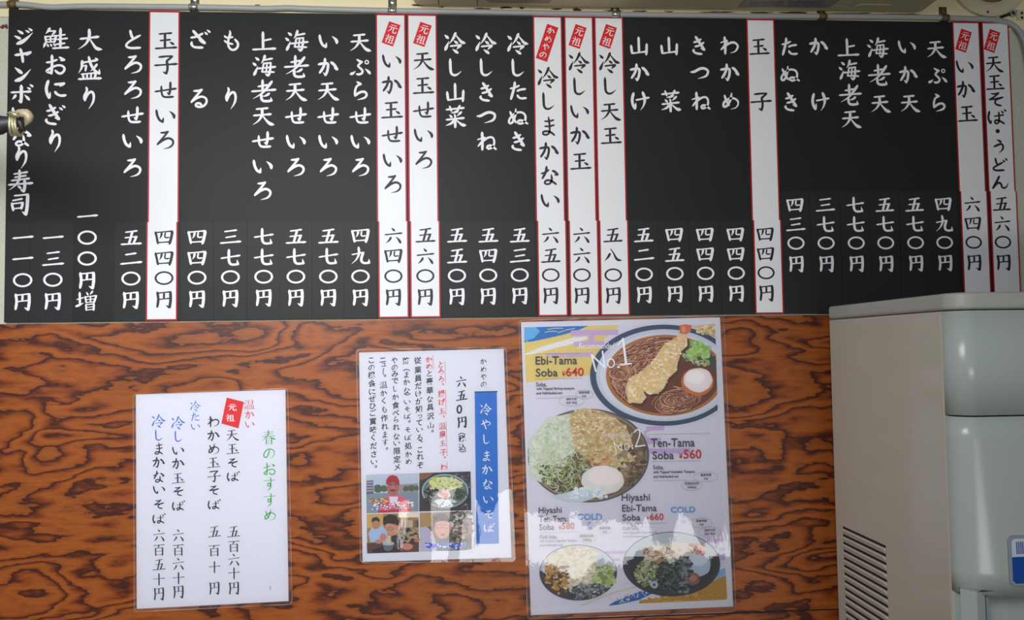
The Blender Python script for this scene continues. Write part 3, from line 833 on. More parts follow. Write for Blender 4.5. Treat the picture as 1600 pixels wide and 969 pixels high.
specks(lambda p, c: P7(pa, p, c), 90, (130, 430, 555, 468), [(60, 90, 190), (230, 232, 240), (150, 160, 120), (90, 120, 190)], 8)
P7(pa, [(200, 468), (520, 456), (520, 482), (200, 494)], (196, 28, 44))
o = pa.build('printed_photo', MP); o['label'] = 'printed photo of a person in a red cap'
# photo b: bowl of noodles
pb = MB()
P7(pb, [(614, 92), (1132, 76), (1140, 470), (614, 480)], (58, 52, 58))
P7(pb, [(614, 92), (760, 88), (700, 140), (614, 170)], (128, 90, 60))
specks(lambda p, c: P7(pb, p, c), 70, (960, 85, 1125, 460), [(90, 92, 96), (40, 40, 44), (120, 120, 126)], 12)
E7(pb, 875, 275, 236, 172, (150, 180, 180)); E7(pb, 875, 275, 222, 160, (92, 110, 108)); E7(pb, 875, 280, 208, 146, (120, 128, 116))
ib = lambda cx, cy, rx, ry: (lambda x, y: ((x - cx) / rx) ** 2 + ((y - cy) / ry) ** 2 < 1)
specks(lambda p, c: P7(pb, p, c), 330, (700, 130, 1060, 290), [(206, 214, 160), (214, 206, 140), (190, 204, 150), (226, 214, 150)], 13, ib(880, 210, 170, 75))
specks(lambda p, c: P7(pb, p, c), 260, (670, 240, 1090, 400), [(44, 50, 44), (60, 66, 56), (36, 40, 40)], 13, ib(740, 320, 80, 85))
specks(lambda p, c: P7(pb, p, c), 200, (900, 240, 1090, 360), [(66, 80, 66), (50, 60, 54), (86, 96, 80)], 12, ib(1000, 305, 90, 55))
E7(pb, 865, 305, 66, 44, (216, 196, 190), .1); E7(pb, 872, 315, 34, 26, (220, 140, 130), .1)
E7(pb, 765, 155, 26, 22, (180, 200, 80), .1)
specks(lambda p, c: P7(pb, p, c), 90, (780, 362, 980, 384), [(226, 226, 226), (240, 240, 240), (90, 90, 90)], 8)
specks(lambda p, c: P7(pb, p, c), 70, (800, 395, 960, 430), [(236, 236, 240), (240, 240, 240), (100, 100, 110)], 10)
o = pb.build('printed_photo', MP); o['label'] = 'printed photo of a topped noodle bowl'
# photo c: two diners
pc_ = MB()
P7(pc_, [(84, 508), (606, 494), (612, 888), (88, 905)], (150, 124, 84))
P7(pc_, [(84, 508), (250, 504), (250, 640), (84, 650)], (196, 160, 88))
P7(pc_, [(400, 500), (606, 496), (606, 540), (400, 540)], (226, 214, 190))
for k in range(9): P7(pc_, [(430 + k * 20, 570), (446 + k * 20, 570), (446 + k * 20, 640), (430 + k * 20, 640)], random.choice([(96, 84, 76), (150, 100, 80), (190, 180, 160), (60, 56, 60)]))
P7(pc_, [(84, 800), (612, 780), (612, 888), (88, 905)], (92, 58, 50))
P7(pc_, [(100, 700), (130, 650), (240, 620), (290, 680), (300, 790), (120, 790)], (164, 184, 214))
E7(pc_, 178, 605, 42, 56, (178, 128, 100)); P7(pc_, [(130, 590), (140, 545), (185, 535), (215, 560), (214, 590), (180, 570)], (50, 44, 44))
P7(pc_, [(330, 740), (430, 640), (540, 650), (606, 720), (608, 800), (420, 830), (340, 800)], (48, 44, 46))
specks(lambda p, c: P7(pc_, p, c), 40, (430, 650, 600, 790), [(176, 150, 120), (190, 96, 80), (150, 140, 100)], 18)
E7(pc_, 345, 640, 74, 84, (196, 140, 112)); P7(pc_, [(248, 600), (250, 540), (310, 508), (380, 520), (412, 580), (400, 630), (370, 610), (300, 600), (262, 620)], (50, 36, 32))
E7(pc_, 320, 655, 30, 16, (96, 64, 60)); E7(pc_, 320, 655, 25, 12, (190, 140, 118))
E7(pc_, 490, 835, 60, 34, (196, 130, 108)); E7(pc_, 250, 740, 34, 40, (190, 128, 104)); E7(pc_, 205, 785, 36, 22, (190, 128, 104))
P7(pc_, [(130, 870), (240, 830), (360, 830), (430, 870), (420, 890), (140, 900)], (44, 34, 40))
P7(pc_, [(242, 805), (362, 800), (340, 865), (300, 882), (262, 868)], (96, 108, 118)); E7(pc_, 302, 803, 60, 20, (170, 180, 170))
for k in range(4): line(pc_, [V7(296 + k * 8, 800), V7(300 + k * 7, 760), V7(304 + k * 5, 725)], .8, ink('noodle', (226, 200, 150)), YP)
o = pc_.build('printed_photo', MP); o['label'] = 'printed photo of two people eating'
# photo d: close view of a diner
pd = MB()
P7(pd, [(618, 493), (1138, 476), (1145, 862), (622, 886)], (120, 104, 88))
P7(pd, [(618, 493), (760, 489), (750, 630), (620, 640)], (170, 140, 96))
specks(lambda p, c: P7(pd, p, c), 120, (930, 485, 1135, 700), [(200, 200, 196), (110, 110, 104), (70, 70, 72), (170, 130, 110)], 22)
P7(pd, [(622, 640), (690, 635), (750, 690), (780, 800), (790, 880), (622, 886)], (186, 178, 196))
P7(pd, [(800, 800), (830, 720), (930, 690), (1060, 740), (1100, 870), (800, 880)], (94, 100, 92))
specks(lambda p, c: P7(pd, p, c), 40, (940, 710, 1090, 860), [(196, 120, 92), (60, 66, 64), (180, 170, 130)], 20)
P7(pd, [(745, 640), (750, 560), (790, 505), (860, 498), (910, 530), (925, 600), (915, 680), (780, 690)], (72, 46, 42))
E7(pd, 850, 650, 82, 105, (206, 150, 132)); P7(pd, [(760, 600), (790, 540), (880, 530), (925, 600), (880, 575), (810, 580)], (72, 46, 42))
for x in (812, 888):
    E7(pd, x, 632, 34, 20, (150, 70, 74)); E7(pd, x, 632, 29, 16, (208, 156, 142))
E7(pd, 852, 715, 26, 9, (160, 84, 80)); E7(pd, 852, 672, 12, 18, (216, 166, 148))
specks(lambda p, c: P7(pd, p, c), 130, (680, 800, 1080, 850), [(50, 84, 190), (70, 110, 214), (60, 90, 200), (220, 224, 236)], 11)
o = pd.build('printed_photo', MP); o['label'] = 'printed photo of a diner seen close'
film([(556.5, 546), (791, 542.5), (806, 878), (563, 880.5)], MP, film_material('clear_film_ripple', 0.0045, 0.00007, 14))

# ---- noodle poster (right)
PO = sheet('noodle_poster', [(814, 503.5), (1125, 496), (1145.6, 948), (829.6, 961.6)], 'large laminated poster of four noodle bowls hung under the menu board', 'poster')
bg = MB()
YA = YI


def poly_(mb, tr, pts, c, y=YA): flat(mb, [tr(a, b) for a, b in pts], ink('%02x%02x%02x' % c, c), y)


A1 = lambda x, y: (805 + x / 6.461, 490 + y / 6.461)
A2 = lambda x, y: (920 + x / 5.536, 495 + y / 5.536)
A3 = lambda x, y: (815 + x / 5.7, 630 + y / 5.7)
A4 = lambda x, y: (960 + x / 6.058, 670 + y / 6.058)
A5 = lambda x, y: (825 + x / 5.7, 780 + y / 5.7)
A6 = lambda x, y: (960 + x / 6.058, 800 + y / 6.058)
flat(bg, [(819.3, 510.2), (1117.5, 506.5), (1136, 938), (832, 950)], ink('poster_lilac', (214, 212, 224)), YA)
poly_(bg, A1, [(92, 290), (350, 245), (740, 125), (1050, 116), (1000, 170), (900, 260), (840, 400), (770, 620), (500, 650), (110, 700)], (222, 200, 120))
poly_(bg, A1, [(90, 140), (740, 124), (620, 175), (480, 215), (350, 245), (180, 282), (91, 290)], (40, 116, 190))
poly_(bg, A1, [(90, 140), (210, 138), (250, 180), (190, 250), (91, 280)], (96, 176, 222))
for a, b, c_, d in ((330, 160, 480, 150), (300, 190, 420, 180), (430, 195, 600, 150)): line(bg, [A1(a, b), A1((a + c_) / 2, (b + d) / 2 - 6), A1(c_, d)], 1.1, ink('gold_fleck', (226, 208, 130)), YA)
poly_(bg, A1, [(100, 405), (300, 325), (600, 240), (720, 232), (735, 255), (600, 300), (400, 350), (200, 405), (97, 420)], (226, 226, 236))
MV = (196, 170, 208)
for x0, y0, x1, y1 in ((560, 170, 1040, 226), (740, 220, 800, 290), (590, 284, 900, 332), (310, 400, 790, 446)):
    poly_(bg, A1, [(x0, y0 + 8), (x0 + 14, y0), (x1, y0 - 8), (x1, y1 - 10), (x0 + 14, y1), (x0, y1 - 8)], MV)
for k in range(60):
    x = random.uniform(100, 760); y = random.uniform(280, 640); poly_(bg, A1, ell(x, y, random.uniform(4, 14), random.uniform(3, 8), 7, wob=.2), random.choice([(230, 212, 140), (212, 188, 100), (228, 220, 180)]))
# lower edge: ochre ground and blue brush mark, lilac bars
poly_(bg, A6, [(230, 862), (240, 838), (520, 800), (760, 750), (960, 640), (1056, 600), (1068, 830), (240, 868)], (186, 140, 44))
for k in range(70):
    x = random.uniform(300, 1060); y = random.uniform(760, 850); poly_(bg, A6, ell(x, y, random.uniform(8, 26), random.uniform(3, 9), 7, wob=.2), random.choice([(200, 160, 60), (170, 120, 36), (206, 170, 84)]))
poly_(bg, A6, [(960, 560), (1050, 530), (1056, 604), (950, 640)], (140, 176, 214))
poly_(bg, A6, [(-60, 890), (0, 850), (280, 738), (370, 770), (300, 800), (240, 832), (30, 880)], (46, 96, 172))
for k in range(40):
    x = random.uniform(0, 340); y = 860 - x * .3 + random.uniform(-35, 25); poly_(bg, A6, ell(x, y, random.uniform(4, 12), random.uniform(4, 10), 6, wob=.2), random.choice([(200, 206, 220), (70, 120, 190), (214, 200, 150)]))
poly_(bg, A6, [(-330, 885), (0, 755), (250, 690), (250, 702), (0, 770), (-320, 895)], (206, 194, 160))
for k in range(30):
    x = random.uniform(-330, 140); y = random.uniform(650, 830); poly_(bg, A6, ell(x, y, random.uniform(4, 14), random.uniform(4, 11), 7, wob=.2), (214, 200, 160))
for x0, y0, x1, y1 in ((870, 258, 1042, 290), (985, 340, 1046, 380), (930, 420, 1048, 462), (870, 330, 960, 400), (-90, 372, 120, 402), (-40, 440, 56, 470), (-110, 480, -20, 510)):
    poly_(bg, A6, [(x0, y0), (x1, y0 - 5), (x1, y1 - 5), (x0, y1)], MV)
for x0, y0, x1, y1 in ((300, -20, 470, 20), (160, 90, 440, 150), (255, 190, 720, 240), (280, 20, 330, 100)):
    poly_(bg, A4, [(x0, y0), (x1, y0 - 6), (x1, y1 - 6), (x0, y1)], MV)
poly_(bg, A4, ell(330, 55, 34, 22, 18), (224, 220, 214)); poly_(bg, A4, [(330, 34), (480, 30), (480, 72), (330, 77)], (216, 214, 224))
bg.build('printed_background', PO)

# bowl one: soba with a prawn
YB = YA - 2e-4
b1 = MB()
cr = lambda p: (1094 + (p[1] - 60) * .0275) - p[0]
cl = lambda pts: clip(pts, cr)
poly_(b1, A2, cl(ell(650, 506, 640, 438, 72)), (62, 78, 104), YB)
poly_(b1, A2, cl(ell(655, 506, 592, 398, 72)), (202, 208, 220), YB)
poly_(b1, A2, cl(ell(660, 512, 560, 374, 72)), (214, 218, 226), YB)
poly_(b1, A2, cl(ell(660, 508, 512, 352, 72)), (178, 116, 64), YB)
poly_(b1, A2, cl(ell(660, 508, 480, 330, 72)), (112, 64, 44), YB)
soup = lambda x, y: ((x - 655) / 480) ** 2 + ((y - 505) / 335) ** 2 < 1 and x < 1080
nc = [(208, 154, 120), (186, 128, 96), (222, 176, 144), (164, 108, 80), (198, 142, 112)]
def noodle(P, w):
    if all(soup(*p) for p in P):
        c = random.choice(nc); dkc = (96, 54, 40)
        line(b1, [A2(p[0] + 3, p[1] + 5) for p in P], w * 1.15, ink('%02x%02x%02x' % dkc, dkc), YB, caps=False)
        line(b1, [A2(*p) for p in P], w, ink('%02x%02x%02x' % c, c), YB, caps=False)


for k in range(330):
    # the combed upper bundle fans out from the lower left to the upper right
    t = random.random(); x = 200 + 330 * random.random(); y = 240 + 260 * random.random()
    a = math.radians(random.uniform(-50, -12)); L_ = random.uniform(90, 230); bend = random.uniform(-26, 10)
    noodle([(x, y), (x + L_ * .5 * math.cos(a) + bend * .5, y + L_ * .5 * math.sin(a) + bend), (x + L_ * math.cos(a), y + L_ * math.sin(a) * .8)], random.uniform(1.1, 1.7))
for k in range(170):
    x = random.uniform(170, 420); y = random.uniform(430, 720); L_ = random.uniform(70, 150); a = math.radians(random.uniform(50, 110)); bend = random.uniform(-40, 40)
    noodle([(x, y), (x + L_ * .5 * math.cos(a) + bend, y + L_ * .5 * math.sin(a)), (x + L_ * math.cos(a), y + L_ * math.sin(a))], random.uniform(1.1, 1.7))
for k in range(150):
    cx, cy = random.choice([(720, 720), (770, 740), (680, 760), (820, 700), (250, 490)]); r = random.uniform(30, 150); a0 = random.uniform(0, 6); q = random.uniform(.5, .9)
    noodle([(cx + r * math.cos(a0 + t * .4), cy + r * q * math.sin(a0 + t * .4)) for t in range(6)], random.uniform(1.1, 1.7))
# greens
gin = lambda x, y: ((x - 930) / 130) ** 2 + ((y - 330) / 110) ** 2 < 1
specks(lambda p, c: poly_(b1, A2, cl(p), c, YB), 150, (800, 220, 1070, 440), [(176, 190, 140), (120, 110, 84), (206, 206, 180), (90, 80, 62), (150, 180, 104)], 22, gin)
specks(lambda p, c: poly_(b1, A2, cl(p), c, YB), 60, (880, 220, 1020, 360), [(164, 200, 104), (190, 214, 140), (140, 184, 88)], 20)
poly_(b1, A2, cl([(1040, 350), (1094, 340), (1100, 440), (1060, 470)]), (60, 84, 70), YB)
# egg
poly_(b1, A2, ell(940, 562, 140, 122, 40, wob=.03), (206, 120, 50), YB)
poly_(b1, A2, ell(945, 548, 124, 104, 40, wob=.04), (236, 226, 228), YB)
poly_(b1, A2, ell(920, 520, 84, 60, 30, wob=.05), (246, 240, 240), YB)
# prawn
PR = [(800, 140), (850, 170), (855, 250), (800, 300), (770, 400), (760, 470), (690, 530), (650, 620), (600, 662), (530, 672), (470, 640), (500, 700), (450, 752), (340, 740), (330, 690), (320, 610), (350, 530), (430, 490), (540, 400), (600, 310), (660, 230), (740, 190)]
poly_(b1, A2, [(a + 12, b + 22) for a, b in PR], (84, 48, 34), YB)
poly_(b1, A2, PR, (226, 198, 146), YB)


def inpoly(x, y, P):
    r = False
    for (a, b), (c, d) in zip(P, P[1:] + P[:1]):
        if (b > y) != (d > y) and x < (c - a) * (y - b) / (d - b) + a: r = not r
    return r


specks(lambda p, c: poly_(b1, A2, p, c, YB), 900, (320, 150, 860, 750), [(236, 216, 172), (222, 194, 138), (242, 228, 194), (232, 208, 154), (226, 200, 132), (244, 234, 210), (208, 176, 122)], 11, lambda x, y: inpoly(x, y, PR))
poly_(b1, A2, [(785, 75), (840, 66), (892, 75), (882, 130), (840, 150), (785, 145)], (214, 116, 74), YB)
poly_(b1, A2, [(800, 90), (830, 80), (840, 130), (812, 140)], (230, 150, 112), YB)
poly_(b1, A2, cl([(905, 85), (1088, 62), (1092, 180), (1010, 140)]), (206, 176, 122), YB)
specks(lambda p, c: poly_(b1, A2, cl(p), c, YB), 60, (930, 80, 1088, 150), [(222, 196, 150), (190, 156, 100), (236, 216, 180)], 12)
wh = ink('chalk_white', (244, 244, 248))
o = b1.build('printed_bowl', PO); o['label'] = 'printed bowl with a battered prawn and egg'

# bowl two: vegetable tempura
b2 = MB()
cl2 = lambda pts: clip(pts, lambda p: p[0] - (54 + (p[1] - 300) * .02))
poly_(b2, A3, cl2(ell(595, 468, 542, 418, 72)), (96, 92, 92), YB)
poly_(b2, A3, cl2(ell(590, 466, 526, 402, 72)), (150, 134, 112), YB)
poly_(b2, A3, cl2(ell(600, 470, 508, 388, 72)), (120, 98, 72), YB)
in2 = lambda x, y: ((x - 595) / 520) ** 2 + ((y - 468) / 400) ** 2 < 1 and x > 62
sp2 = lambda p, c: poly_(b2, A3, cl2(p), c, YB)
poly_(b2, A3, cl2([(60, 330), (180, 190), (220, 130), (470, 90), (520, 300), (480, 430), (320, 520), (160, 700), (70, 660)]), (206, 210, 196), YB)
specks(sp2, 900, (60, 120, 540, 720), [(214, 220, 206), (196, 208, 176), (222, 222, 214), (180, 196, 160), (206, 204, 180)], 15, lambda x, y: in2(x, y) and x < 520 - max(0, (y - 380)) * .8)
poly_(b2, A3, [(420, 120), (480, 62), (560, 44), (700, 70), (840, 140), (930, 210), (980, 330), (1010, 540), (900, 590), (700, 560), (560, 480), (480, 420), (440, 260)], (206, 182, 138), YB)
specks(sp2, 1300, (430, 60, 1010, 580), [(222, 200, 158), (196, 164, 112), (230, 214, 178), (186, 176, 120), (212, 176, 130), (176, 150, 100)], 14, lambda x, y: inpoly(x, y, [(430, 130), (480, 66), (560, 48), (700, 74), (840, 140), (930, 210), (980, 330), (1010, 530), (900, 580), (700, 560), (560, 480), (480, 420)]))
specks(sp2, 90, (540, 440, 800, 570), [(184, 120, 76), (204, 150, 104), (214, 180, 130)], 11, ib(670, 505, 130, 60))
specks(sp2, 120, (860, 380, 1110, 760), [(96, 78, 60), (140, 116, 86), (80, 66, 54), (160, 140, 108)], 18, in2)
specks(sp2, 150, (160, 560, 560, 800), [(70, 56, 50), (120, 128, 84), (90, 80, 60)], 14, in2)
for k in range(120):
    x, y = random.uniform(190, 600), random.uniform(450, 780); r = random.uniform(20, 60); a0 = random.uniform(0, 6)
    P = [(x + r * math.cos(a0 + t * .6), y + r * math.sin(a0 + t * .6)) for t in range(5)]
    if all(in2(*p) for p in P):
        c = random.choice([(196, 206, 160), (176, 190, 130), (214, 220, 190), (160, 176, 110)]); line(b2, [A3(*p) for p in P], random.uniform(.7, 1.3), ink('%02x%02x%02x' % c, c), YB, caps=False)
poly_(b2, A3, ell(720, 690, 190, 130, 40, wob=.05), (222, 218, 214), YB)
poly_(b2, A3, ell(740, 650, 150, 90, 40, wob=.05), (234, 224, 220), YB)
poly_(b2, A3, [(270, 826), (420, 790), (520, 760), (700, 800), (640, 850), (540, 882), (400, 876)], (196, 206, 210), YB)
specks(sp2, 60, (440, 760, 760, 850), [(226, 230, 234), (206, 216, 222), (190, 204, 212)], 20, in2)
o = b2.build('printed_bowl', PO); o['label'] = 'printed bowl heaped with shredded leek and egg'

# bowl three and four: cold noodles
b3 = MB()
poly_(b3, A5, ell(447, 655, 346, 249, 60), (66, 66, 72), YB)
poly_(b3, A5, clip(ell(447, 655, 340, 243, 60), lambda p: 640 - p[1]), (196, 204, 212), YB)
in3 = lambda x, y: ((x - 447) / 335) ** 2 + ((y - 655) / 238) ** 2 < 1
sp3 = lambda p, c: poly_(b3, A5, p, c, YB)
poly_(b3, A5, [(150, 580), (250, 470), (370, 420), (520, 455), (600, 520), (610, 690), (560, 780), (430, 800), (330, 720), (180, 620)], (224, 216, 196), YB)
specks(sp3, 520, (150, 430, 610, 860), [(232, 226, 208), (214, 200, 172), (226, 218, 196), (200, 190, 160)], 16, lambda x, y: in3(x, y) and y < 560 + x * .7)
specks(sp3, 130, (160, 600, 350, 850), [(186, 140, 76), (150, 104, 58), (206, 166, 100), (96, 62, 44)], 18, in3)
specks(sp3, 120, (590, 600, 760, 780), [(164, 180, 104), (190, 200, 140), (130, 150, 84), (206, 210, 180)], 20, in3)
specks(sp3, 220, (400, 760, 680, 890), [(84, 88, 92), (120, 126, 132), (60, 62, 66), (150, 156, 160)], 13, in3)
o = b3.build('printed_bowl', PO); o['label'] = 'small printed bowl of cold noodles at the lower left of the poster'
b4 = MB()
poly_(b4, A6, ell(540, 495, 462, 306, 60), (58, 58, 66), YB)
poly_(b4, A6, ell(540, 480, 430, 276, 60), (52, 50, 54), YB)
poly_(b4, A6, clip(ell(540, 495, 455, 300, 60), lambda p: 400 - p[1] + abs(p[0] - 540) * .05), (190, 200, 206), YB)
in4 = lambda x, y: ((x - 540) / 440) ** 2 + ((y - 490) / 285) ** 2 < 1
sp4 = lambda p, c: poly_(b4, A6, p, c, YB)
poly_(b4, A6, [(300, 390), (380, 330), (540, 280), (720, 300), (800, 350), (700, 420), (560, 420), (400, 430)], (222, 212, 196), YB)
specks(sp4, 130, (280, 350, 620, 470), [(206, 186, 160), (176, 130, 90), (220, 206, 190), (160, 120, 84)], 20, in4)
specks(sp4, 380, (200, 450, 480, 700), [(150, 156, 104), (120, 128, 84), (176, 180, 140), (96, 100, 70), (196, 196, 170)], 14, ib(335, 580, 135, 130))
specks(sp4, 520, (400, 430, 670, 770), [(54, 66, 62), (94, 108, 98), (30, 38, 40), (60, 76, 70)], 15, ib(530, 600, 130, 160))
poly_(b4, A6, ell(800, 490, 110, 125, 36, wob=.05), (176, 192, 210), YB); poly_(b4, A6, ell(800, 440, 90, 70, 36, wob=.05), (206, 214, 224), YB)
poly_(b4, A6, ell(740, 635, 70, 60, 30, wob=.08), (140, 96, 84), YB); poly_(b4, A6, ell(745, 630, 36, 30, 30, wob=.08), (176, 130, 112), YB)
poly_(b4, A6, ell(380, 690, 34, 36, 24), (176, 190, 206), YB); poly_(b4, A6, ell(376, 690, 14, 15, 18), (70, 84, 104), YB)
specks(sp4, 60, (620, 420, 720, 760), [(90, 96, 100), (60, 64, 70), (130, 136, 140)], 20, in4)
specks(sp4, 40, (720, 310, 860, 400), [(226, 196, 184), (214, 160, 140), (196, 120, 104)], 20, in4)
o = b4.build('printed_bowl', PO); o['label'] = 'printed bowl of cold noodles with seaweed at the lower right of the poster'

# lettering
ly = MB(); dk = ink('charcoal', (70, 68, 76)); rp = ink('price_red', (196, 40, 44)); cb = ink('cold_blue', (108, 158, 206)); tn = ink('tan_rule', (190, 160, 130))
YT = Y_SHEET - 0.0019


def T(s, x0, y0, x1, y1, mm=dk, off=0.0): ly.lift = 0; fit_text(ly, s, x0, y0, x1, y1, YT, mm, off)


T('Ebi-Tama', 836.7, 557, 901.7, 570, off=.012); T('Soba', 837, 576, 871.5, 588.7, off=.012); T('¥', 878, 580, 883, 588, rp, .015); T('640', 884, 574.5, 912, 588, rp, .012)
T('Soba,', 837.5, 597.5, 854, 605, off=.008); T('with Topped Shrimp-tempura', 838, 605.5, 897.5, 610.5, off=.02); T('and Half-boiled egg', 838, 612.5, 878.5, 617.5, off=.02)
T('Ten-Tama', 1017, 685.5, 1085.6, 699, off=.014); T('Soba', 1019.5, 705.5, 1052.8, 718, off=.014); T('¥', 1061, 708, 1066.5, 717, rp, .015); T('560', 1068, 702.5, 1096, 717, rp, .014)
T('Soba,', 1020.5, 727, 1037, 734.5, off=.008); T('with Topped Vegetable Tempura', 1020.7, 735.8, 1086, 740.8, off=.02); T('and Half-boiled egg', 1021, 743, 1060.5, 748, off=.02)
T('Hiyashi', 971.3, 771.8, 1015.5, 786.5, off=.01); T('Ebi-Tama', 972, 789, 1026, 799.8, off=.01); T('Soba', 972.4, 804, 1000.5, 813.8, off=.01); T('¥', 1009.5, 806, 1014, 813, rp, .012); T('660', 1015.5, 802.5, 1036.8, 813, rp, .01)
T('Cold Soba,', 973, 823, 999, 829.5, off=.004); T('with Topped Shrimp-tempura', 973, 831, 1026, 835), T('and Half-boiled egg', 973, 837, 1009, 841)
T('Hiyashi', 841.7, 792.5, 877.6, 805, off=.008); T('Ten-Tama', 841.9, 806.5, 889, 816, off=.008); T('Soba', 842.5, 819, 866, 828.5, off=.008); T('¥', 873, 821, 877, 827.5, rp, .01); T('580', 878, 817, 897.5, 827, rp, .008)
T('Cold Soba,', 843, 836.5, 870.5, 842.5, off=.004); T('with Topped Vegetable Tempura', 843.3, 843.8, 902, 848.2); T('and Half-boiled egg', 843.5, 850.5, 879, 854.5)
T('COLD', 902, 803, 940.8, 812.6, cb, .02); T('COLD', 1048, 792, 1086.5, 801.2, cb, .02)
T('冷', 917.5, 815, 924, 820, cb); T('냉', 917.5, 823, 924, 829, cb); T('冷', 1064.5, 803.5, 1071, 809, cb); T('냉', 1064.5, 812, 1071, 818, cb)
for cx, cy, rx, ry, a, b in ((892.8, 626.5, 20, 8, '油炸大虾', '새우 튀김'), (912.5, 616.3, 13.5, 7, '温泉鸡蛋', '수란'), (1102.8, 745.3, 19, 7.5, '温泉鸡蛋', '수란'), (1081, 758.8, 16, 7.5, '蔬菜天妇罗', '야채튀김'), (1096, 817, 17, 7.5, '温泉鸡蛋', '수란'), (1109, 831.5, 18, 8, '油炸大虾', '새우 튀김'), (917, 841, 14, 7, '蔬菜天妇罗', '야채튀김'), (945, 828.5, 11, 6.5, '温泉鸡蛋', '수란')):
    E = ell(cx, cy, rx, ry, 30); line(ly, E + E[:1], .35, tn, YT, step=9)
    T(a, cx - len(a) * 2.15, cy - 5, cx + len(a) * 2.15, cy - 1, off=.015); T(b, cx - len(b) * 1.7, cy + 1, cx + len(b) * 1.7, cy + 5, off=.015)
for x0, y0, x1, y1 in ((835, 592.3, 909, 590.8), (836.5, 622.5, 878, 621.5), (1010, 679, 1109.5, 677.3), (1018.6, 721.3, 1096, 720), (1020.3, 751.3, 1074, 750.4), (972.5, 818.7, 1042, 817.2), (843, 832.2, 905, 830.8), (837, 553, 905, 552)):
    line(ly, [(x0, y0), (x1, y1)], .4, tn, YT)
ly.lift = 0
for P in ([A2(60, 470), A2(24, 330), A2(75, 385), A2(140, 440), A2(118, 300)],):
    for a, b in ((0, 1), (1, 3), (3, 4)): line(ly, [P[a], P[b]], 2.6, wh, YT, 'U')
E = ell(*A2(192, 402), 5.2, 6.6, 20); line(ly, E + E[:1], 2.0, wh, YT)
flat(ly, ell(*A2(257, 434), 2.0, 2.0, 10), wh, YT)
line(ly, [A2(250, 250), A2(296, 192)], 2.4, wh, YT); line(ly, [A2(296, 192), A2(322, 405)], 3.6, wh, YT); line(ly, [A2(272, 416), A2(366, 406)], 2.6, wh, YT)
for a, b in (((845, 440), (822, 350)), ((822, 350), (893, 425)), ((893, 425), (885, 345))): line(ly, [A3(*a), A3(*b)], 1.3, wh, YT)
E = ell(*A3(938, 388), 3.6, 5, 18); line(ly, E + E[:1], 1.3, wh, YT); flat(ly, ell(*A3(988, 402), 1.4, 1.4, 10), wh, YT)
line(ly, [A3(1000, 262), A3(1030, 236), A3(1052, 250), A3(1048, 300), A3(1014, 388)], 2.0, wh, YT); line(ly, [A3(1014, 388), A3(1098, 376)], 2.2, wh, YT)
ly.lift = 0
fit_text(ly, 'Recommended', 905, 536, 960, 545.5, YT, wh, .004, slope=-.01); fit_text(ly, 'Recommended', 941, 676, 988, 683, YT, ink('soft_white', (232, 226, 232)), 0, slope=-.01)
ly.build('lettering', PO)
film([(810.4, 500), (1131.5, 492.4), (1150.5, 957), (823.8, 968.5)], PO, film_material('clear_film_wavy', 0.006, 0.00009, 11))
for ob in PO.children:
    if ob.name.startswith('laminate'): ob.location.y = -0.0004

# ================================================================== things along the top
YC = -0.0068
pts = [(-60, 6.5), (0, 7), (27, 7), (45, 8), (62, 10), (82, 11.6), (105, 10.8), (135, 10), (200, 10.4), (303, 11.3), (380, 12.8), (418, 13.6), (450, 12.6), (485, 14), (613, 17), (780, 19.4), (900, 21.8), (1040, 23.6), (1180, 25.2), (1300, 25.8), (1420, 27), (1490, 28.6), (1540, 30.4), (1562, 32.5), (1578, 37), (1589, 45), (1597, 57), (1603, 75), (1612, 130), (1630, 300)]
sp = spline(pts, 10)
m = MB(); m.tube([PY(a, b, YC) for a, b in sp], 0.0042, M_CABLE, 12)
tag(m.build('electrical_cable', smooth=True), 'grey cable running along the wall above the menu board', 'cable')


def cable_y(px):
    for a, b in zip(sp, sp[1:]):
        if a[0] <= px <= b[0]: return a[1] + (b[1] - a[1]) * (px - a[0]) / (b[0] - a[0])
    return 10


